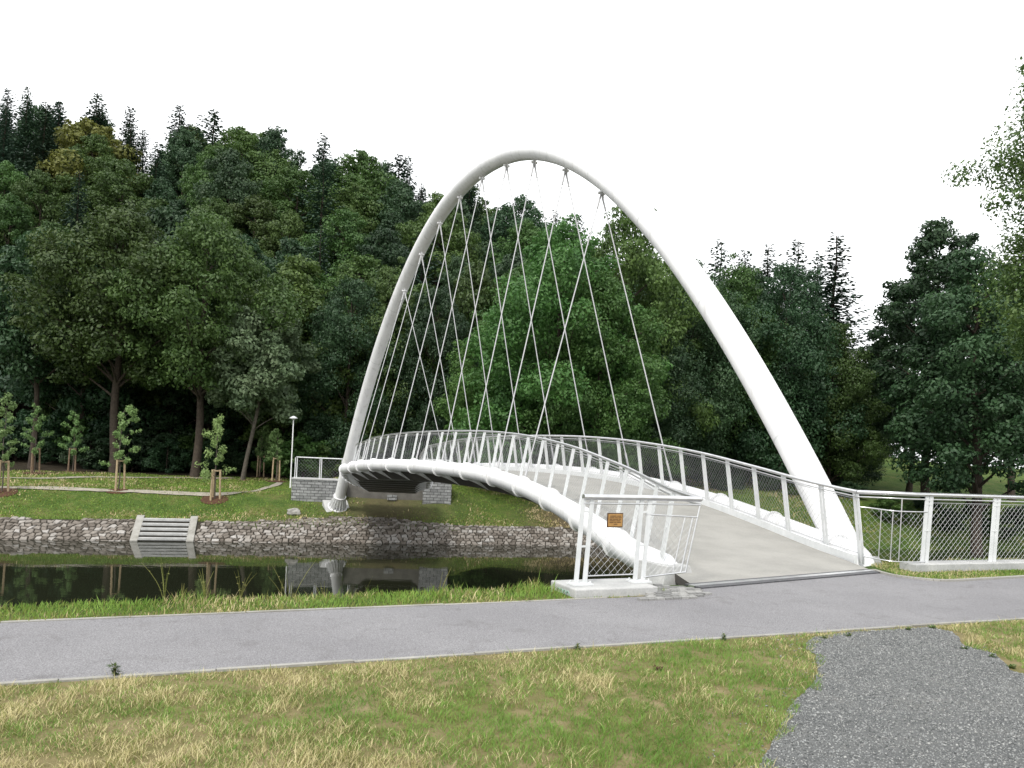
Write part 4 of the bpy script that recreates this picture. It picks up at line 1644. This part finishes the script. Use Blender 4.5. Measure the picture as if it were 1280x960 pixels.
placed('leafy_tree', 'edgedark', 850, 318, 60, 'dark tree behind the right arch leg', 0.75)
placed('leafy_tree', 'edge', 915, 328, 64, 'green tree just right of the arch leg', 0.75)
placed('leafy_tree', 'edgedark', 975, 326, 62, 'broad dark tree below the row of spruce tops', 0.8)
placed('leafy_tree', 'edge', 1035, 400, 63, 'lower dark green tree at the right end of the wood', 0.85)
placed('leafy_tree', 'edgedark', 1060, 470, 66, 'smallest tree beside the bright gap in the wood', 1.1)
placed('leafy_tree', 'edgedark', 800, 400, 56, 'low dark tree behind the bridge deck, right of the bright trees', 0.95)
for k, (px, ty, d) in enumerate(((888, 300, 86), (918, 312, 90), (948, 306, 88), (984, 300, 90), (1032, 294, 84), (1010, 315, 92))):
    placed('spruce_tree', 'spruce%d' % (k % 3), px, ty, d, ['spruce top nearest the arch in the row right of it', 'small spruce top second from the arch in the right row', 'spruce top third from the arch in the right row', 'spruce top fourth from the arch in the right row', 'tallest spruce at the right end of the row', 'short spruce peeping left of the tallest spruce'][k], 1.25 if k != 4 else 1.5, group='row of spruces right of the arch')
placed('leafy_tree', 'mid2', 1098, 425, 110, 'pale distant tree in the gap at the right', 0.9)
placed('leafy_tree', 'mid0', 1075, 452, 105, 'distant tree at the left side of the gap', 0.9)
placed('birch_tree', 'poplar', 1158, 268, 60, 'tall narrow dark tree with pointed top on the right lawn', 1.0)
placed('leafy_tree', 'willow', 1210, 312, 53, 'dark tree with leaning trunk beside the tall narrow one', 1.0, 1228, rz=math.pi)
placed('leafy_tree', 'poplar', 1138, 330, 66, 'shorter narrow tree left of the tall narrow dark one', 0.85)
placed('leafy_tree', 'willow', 1266, 330, 66, 'dark tree behind the near leafy tree at the right edge', 0.8)
plant_tree('leafy_tree', PR['near'], 17.35, 20.6, 15.0, 'nearest tree, bright hanging leaves at the right edge', wide=1.0, z=-0.6, rz=2.6)
placed('leafy_tree', 'mid1', 1190, 470, 120, 'far tree seen between trunks beyond the right lawn', 1.3)
placed('leafy_tree', 'mid2', 1130, 480, 125, 'far tree low behind the narrow trees on the lawn', 1.3)
placed('leafy_tree', 'mid0', 1255, 470, 118, 'far tree low behind the leaning trunk', 1.3)

# wooded hill
nh = 0
yrow = 70.0
while yrow < 128:
    xr = -0.86 * yrow
    while xr < 0.30 * yrow:
        x = xr + random.uniform(-2.0, 2.0)
        y = yrow + random.uniform(-2.2, 2.2)
        xr += random.uniform(5.6, 7.6)
        if x > 8 and y > 96:
            continue
        uu = x / y
        if abs(uu) > 0.78:
            continue
        ridge = float(sstep(92, 112, y))
        pr = random.random()
        if pr < 0.08 + 0.30 * ridge + (0.35 if (uu < -0.42 and y > 88) else 0):
            k = random.choice(['spruce0', 'spruce1', 'spruce2', 'spruce1', 'pine'])
            plant_tree('spruce_tree', PR[k], x, y, random.uniform(15.5, 20.5), 'dark conifer standing among leafy trees on the wooded hill', group='conifers on the wooded hill', wide=random.uniform(1.0, 1.35))
        elif pr > 0.985 and uu < -0.3:
            plant_tree('leafy_tree', PR['yellow'], x, y, random.uniform(14, 17), 'yellowish leafy tree on the wooded hill', group='yellowish trees on the wooded hill')
        else:
            k = random.choice(['mid0', 'mid1', 'mid2', 'dark0', 'dark1', 'dark2'])
            plant_tree('leafy_tree', PR[k], x, y, random.uniform(14, 18.5) + 2.0 * ridge, 'green leafy tree in the mass of the wooded hill', group='leafy trees on the wooded hill', wide=random.uniform(0.75, 1.1))
        nh += 1
    yrow += 6.2
yq = at(122, 160, 108)
plant_tree('leafy_tree', PR['yellow'], yq.x, 106, 17, 'yellow green rounded tree near the top left of the hill', wide=1.1)
for px, ty, d in ((35, 122, 112), (75, 128, 110), (122, 118, 114), (268, 140, 112), (340, 160, 114), (405, 168, 110), (225, 132, 113), (500, 195, 106)):
    q = at(px, ty, d)
    plant_tree('spruce_tree', PR[random.choice(['spruce0', 'spruce2', 'pine'])], q.x, d, q.z - gz(q.x, d), 'dark conifer crowning the skyline of the wooded hill', group='conifers on the hill skyline', wide=random.uniform(1.3, 1.7))

# shrubs at the wood edge
for k in range(46):
    px = random.uniform(-30, 1030)
    d = random.uniform(60, 66)
    q = at(px, 590, d)
    plant_tree('shrub', PR[random.choice(['shrub', 'shrub', 'shrub2'])], q.x, d + random.uniform(0, 2), random.uniform(1.6, 3.6), 'low dark shrub in the shade along the wood edge', 'shrub', 'shrubs along the wood edge', wide=random.uniform(0.9, 1.3))


for k, (px, d) in enumerate(((1115, 57), (1150, 60), (1185, 57), (1215, 61), (1250, 57), (1285, 60), (1320, 57), (905, 58), (960, 60), (1010, 58), (1060, 60))):
    q = at(px, 600, d)
    plant_tree('shrub', PR['shrub2' if k % 3 == 0 else 'shrub'], q.x, d + random.uniform(-1, 1), random.uniform(1.0, 1.7), 'low bush on the far grassy bank behind the right hand railing', 'shrub', 'bushes on the right far bank', wide=random.uniform(1.2, 1.7))


for px in (-10, 25, 38, 62, 78, 96, 112, 128, 160, 185, 215, 235):
    q = at(px, 590, 67)
    plant_tree('shrub', PR[random.choice(['shrub', 'shrub2'])], q.x, 67 + random.uniform(-1.5, 2.5), random.uniform(2.6, 4.4), 'low dark shrub in the shade along the wood edge', 'shrub', 'shrubs along the wood edge', wide=random.uniform(1.1, 1.5))


# ------------------------------------------------------------------ staked saplings
def sapling_proto(seed, h, cb, w, drop=False):
    global rng
    rng = np.random.default_rng(900 + seed)
    random.seed(900 + seed)
    tb = MB()
    tb.tube([(0.04 * math.sin(z * 2 + seed), 0, z) for z in np.linspace(-0.1, h * 0.9, 9)], [0.035 * (1 - 0.8 * i / 8) + 0.006 for i in range(9)], 6)
    C, Rd = [], []
    for i in range(16):
        f = i / 15
        z = cb + (h - cb) * f
        a = i * 2.4 + random.uniform(-0.5, 0.5)
        r = w / 2 * (1 - 0.75 * f) * random.uniform(0.3, 1.15)
        tip = Vector((math.cos(a) * r + 0.18 * f * w * math.sin(seed * 1.7), math.sin(a) * r, z + (0.1 if not drop else -0.15)))
        tb.tube(limb((0, 0, max(cb * 0.9, z - r * 0.8)), tip, 0.15), [0.012 * (1 - 0.8 * t) for t in np.linspace(0, 1, 6)], 4, cap=False)
        for t in (0.55, 0.8, 1.0):
            p = Vector((0, 0, z - 0.2)).lerp(tip, t)
            C.append(p)
            s = random.uniform(0.10, 0.24)
            Rd.append((s, s, s * (1.0 if not drop else 1.5)))
    nl = 2000
    V = leaf_quads(np.array([tuple(c) for c in C]), np.array(Rd), nl, 0.07, 0.1, 0.9, 0.5)
    me = quads_mesh('crown', V, nl)
    me.materials.append(M['leaf_sapling'])
    tm = bpy.data.meshes.new('trunk')
    tm.from_pydata([tuple(v) for v in tb.v], [], tb.f)
    tm.materials.append(M['pale_bark'])
    return me, tm, h


def stake_frame(x, y, hgt, mat, label, rz):
    z = gz(x, y)
    e = empty('stake_frame', (x, y, z), rz)
    tag(e, label, 'tree stakes', 'stake frames round the saplings')
    tops = []
    for k in range(3):
        a = k * 2.0944 + 0.3
        b = Vector((math.cos(a) * 0.30, math.sin(a) * 0.30, -0.2))
        t = Vector((math.cos(a) * 0.25, math.sin(a) * 0.25, hgt))
        mb = MB()
        mb.tube([b, t], 0.058, 8)
        mb.build('stake', mat, e)
        tops.append(t)
    for k in range(3):
        a, b = tops[k], tops[(k + 1) % 3]
        mb = MB()
        mb.bar(a - Vector((0, 0, 0.07)), b - Vector((0, 0, 0.07)), (0, 0, 1), 0.035, 0.015)
        mb.build('crossbar', mat, e)
    mb = MB()
    ring = [(x + 0.75 * math.cos(t), y + 0.75 * math.sin(t)) for t in np.linspace(0, 6.283, 20)[:-1]]
    vs = [(x, y, gz(x, y) + 0.09)] + [(px, py, gz(px, py) + 0.03) for px, py in ring]
    mb.poly(vs, [(0, 1 + i, 1 + (i + 1) % 19) for i in range(19)])
    tag(mb.build('mulch_ring', M['mulch']), 'patch of brown mulch under a sapling', kind='stuff')


sap = [
    (2, 616, 496, 42, 0, 'sapling cut by the left edge of the photograph', 'stakes at the left edge of the photograph', 'stake'),
    (43, 592, 508, 57, 1, 'dim sapling before the slim bare trunk at the far left', 'dark weathered stakes before the slim bare trunk', 'old_stake'),
    (91, 590, 517, 58, 2, 'dim sapling in the shade, second from the left along the wood', 'dark weathered stakes standing alone in the shade', 'old_stake'),
    (148, 613, 511, 42, 3, 'leafy sapling in front of the thick bare trunk, left of the steps', 'pale stakes left of the riverside steps', 'stake'),
    (268, 625, 520, 41, 4, 'drooping sapling right of the riverside steps', 'pale stakes right of the riverside steps', 'stake'),
    (325, 597, 536, 56, 5, 'round sapling, left one of the pair beside the lamp', 'stakes of the left sapling beside the lamp', 'stake'),
    (345, 602, 540, 53, 6, 'round sapling, right one of the pair beside the lamp', 'stakes of the right sapling beside the lamp', 'stake'),
    (428, 597, 528, 54, 7, 'light green sapling half hidden by the arch leg', 'stakes hidden behind the arch leg', 'stake'),
]
for i, (px, by, ty, d0, sd, lab, slab, sm_) in enumerate(sap):
    b = on_far(px, by)
    if abs(b.y - d0) > 14:
        b = at(px, by, d0)
        b.z = gz(b.x, b.y)
    top = at(px, ty, b.y).z
    hh = max(2.2, top - gz(b.x, b.y))
    pr = sapling_proto(sd, hh, min(1.45, hh * 0.42), 2.4 if sd not in (5, 6) else 2.0, sd == 4)
    plant_tree('sapling', pr, b.x, b.y, hh, lab, 'sapling', 'staked saplings on the far bank', rz=random.uniform(0, 6))
    if sd != 7:
        stake_frame(b.x, b.y, 1.72, M[sm_], slab, random.uniform(0, 2))


# ------------------------------------------------------------------ weeds
def weed(x, y, hgt, n, label, mat, name='weed_plant', spread=0.35, lw_=0.012, group=None):
    z = gz(x, y)
    e = empty(name, (x, y, z))
    tag(e, label, 'weed', group)
    sb, V = MB(), []
    for k in range(n):
        a = random.uniform(0, 6.28)
        ln = random.uniform(0.0, spread)
        h = hgt * random.uniform(0.55, 1.0)
        pts = [Vector((math.cos(a) * ln * h * t * t, math.sin(a) * ln * h * t * t, h * t - 0.03)) for t in np.linspace(0, 1, 6)]
        sb.tube(pts, [0.0035, 0.003, 0.0028, 0.0024, 0.002, 0.001], 4, cap=False)
        for j in range(10):
            t = random.uniform(0.2, 1.0)
            c = pts[int(t * 5)]
            b = random.uniform(0, 6.28)
            L = lw_ * random.uniform(2.0, 4.2)
            dv = Vector((math.cos(b), math.sin(b), random.uniform(-0.2, 0.8))).normalized()
            sd = dv.cross(Vector((0, 0, 1))).normalized() * lw_ * random.uniform(0.5, 0.9)
            V += [c, c + dv * L * 0.5 + sd, c + dv * L, c + dv * L * 0.5 - sd]
    sb.build('stems', M['blade_olive'], e)
    me = quads_mesh('leaves', np.array([tuple(v) for v in V]), len(V) // 4)
    link_mesh('leaves', me, mat, e)


random.seed(5)
p = gnd(146, 845)
weed(p.x, p.y - 0.02, 0.16, 7, 'small dark weed growing at the near path edge on the left', M['leaf_mid'], lw_=0.012)
for px, lab in ((722, 'small weed at the near path edge left of the middle'), (905, 'low weed at the near path edge beside the gravel')):
    p = gnd(px, 812 if px < 800 else 800)
    weed(p.x, float(path_near(p.x)) - 0.09, 0.10, 6, lab, M['leaf_mid'], lw_=0.010)
for px, hh in ((205, 0.62), (225, 0.5), (350, 0.55), (362, 0.72), (405, 0.42), (548, 0.48), (570, 0.36), (668, 0.42), (92, 0.38), (255, 0.36), (300, 0.4)):
    x = None
    u, v = uv(px, 757)
    d = F * H / (v - VH)
    x = u * d / F
    y = float(path_far(x)) + random.uniform(0.7, 1.15)
    weed(x * y / d, y, hh, 6, 'tall grassy weed stalks standing at the edge of the river bank', M['blade_olive'], 'bank_weed', 0.5, 0.007, 'tall weeds along the near bank')
for px, py in ((1030, 799), (1060, 796), (1135, 788), (1165, 786), (1205, 812), (1240, 822), (1265, 835)):
    p = gnd(px, py)
    weed(p.x, p.y, 0.07, 9, 'small green weed tuft on the edge of the gravel', M['leaf_bright'], 'gravel_weed', 0.9, 0.010, 'weed tufts on the gravel edge')
p = gnd(822, 838)
weed(p.x, p.y, 0.07, 8, 'withered reddish brown weed in the lawn', M['mulch'], lw_=0.013, spread=0.9)

# ------------------------------------------------------------------ camera
cam = bpy.data.cameras.new('camera')
co = bpy.data.objects.new('camera', cam)
COL.objects.link(co)
cam.sensor_width = 36
cam.lens = 36 * F / 1280
cam.shift_x = VH * sr / 1280
cam.shift_y = VH * cr / 1280
cam.clip_end = 4000
cam.clip_start = 0.05
co.matrix_world = Matrix.Translation((0, 0, H)) @ Matrix.Rotation(math.radians(90), 4, 'X') @ Matrix.Rotation(ROLL, 4, 'Z')
S.camera = co

# ------------------------------------------------------------------ light
SUN_EL, SUN_AZ = math.radians(52), math.radians(205)   # azimuth clockwise from +y
world = bpy.data.worlds.new('World')
S.world = world
world.use_nodes = True
wt = world.node_tree
for n_ in list(wt.nodes):
    wt.nodes.remove(n_)
wo = wt.nodes.new('ShaderNodeOutputWorld')
sky = wt.nodes.new('ShaderNodeTexSky')
sky.sky_type = 'NISHITA'
sky.sun_disc = False
sky.sun_elevation = SUN_EL
sky.sun_rotation = SUN_AZ
sky.air_density = 1.0
sky.dust_density = 2.0
bg1 = wt.nodes.new('ShaderNodeBackground')
bg1.inputs[1].default_value = 0.12
wt.links.new(sky.outputs[0], bg1.inputs[0])
tc = wt.nodes.new('ShaderNodeTexCoord')
mp = wt.nodes.new('ShaderNodeMapping')
mp.inputs['Scale'].default_value = (1, 1, 3.2)
wt.links.new(tc.outputs['Generated'], mp.inputs[0])
nz = wt.nodes.new('ShaderNodeTexNoise')
nz.inputs['Scale'].default_value = 1.6
nz.inputs['Detail'].default_value = 5
wt.links.new(mp.outputs[0], nz.inputs['Vector'])
rp = wt.nodes.new('ShaderNodeValToRGB')
rp.color_ramp.elements[0].position = 0.30
rp.color_ramp.elements[0].color = (0.40, 0.40, 0.40, 1)
rp.color_ramp.elements[1].position = 0.48
rp.color_ramp.elements[1].color = (1, 1, 1, 1)
wt.links.new(nz.outputs['Fac'], rp.inputs[0])
bg2 = wt.nodes.new('ShaderNodeBackground')
bg2.inputs[0].default_value = (0.97, 0.985, 1.0, 1)
bg2.inputs[1].default_value = 0.98
mx = wt.nodes.new('ShaderNodeMixShader')
wt.links.new(rp.outputs[0], mx.inputs[0])
wt.links.new(bg1.outputs[0], mx.inputs[1])
wt.links.new(bg2.outputs[0], mx.inputs[2])
wt.links.new(mx.outputs[0], wo.inputs[0])
sl = bpy.data.lights.new('sun', 'SUN')
sl.energy = 1.5
sl.angle = math.radians(11)
sl.color = (1.0, 0.96, 0.9)
so = bpy.data.objects.new('sun', sl)
COL.objects.link(so)
dv = Vector((math.sin(SUN_AZ) * math.cos(SUN_EL), math.cos(SUN_AZ) * math.cos(SUN_EL), math.sin(SUN_EL)))
so.rotation_euler = dv.to_track_quat('Z', 'Y').to_euler()
so.location = (0, -10, 30)

vs_ = S.view_settings
vs_.view_transform = 'Standard'
vs_.look = 'None'
vs_.exposure = 0.9
vs_.gamma = 1.0
vs_.use_curve_mapping = False
S.cycles.max_bounces = 6
S.cycles.diffuse_bounces = 3
S.cycles.glossy_bounces = 3
S.cycles.transmission_bounces = 3
S.cycles.sample_clamp_indirect = 6
print('hill trees', nh, 'objects', len(bpy.data.objects))
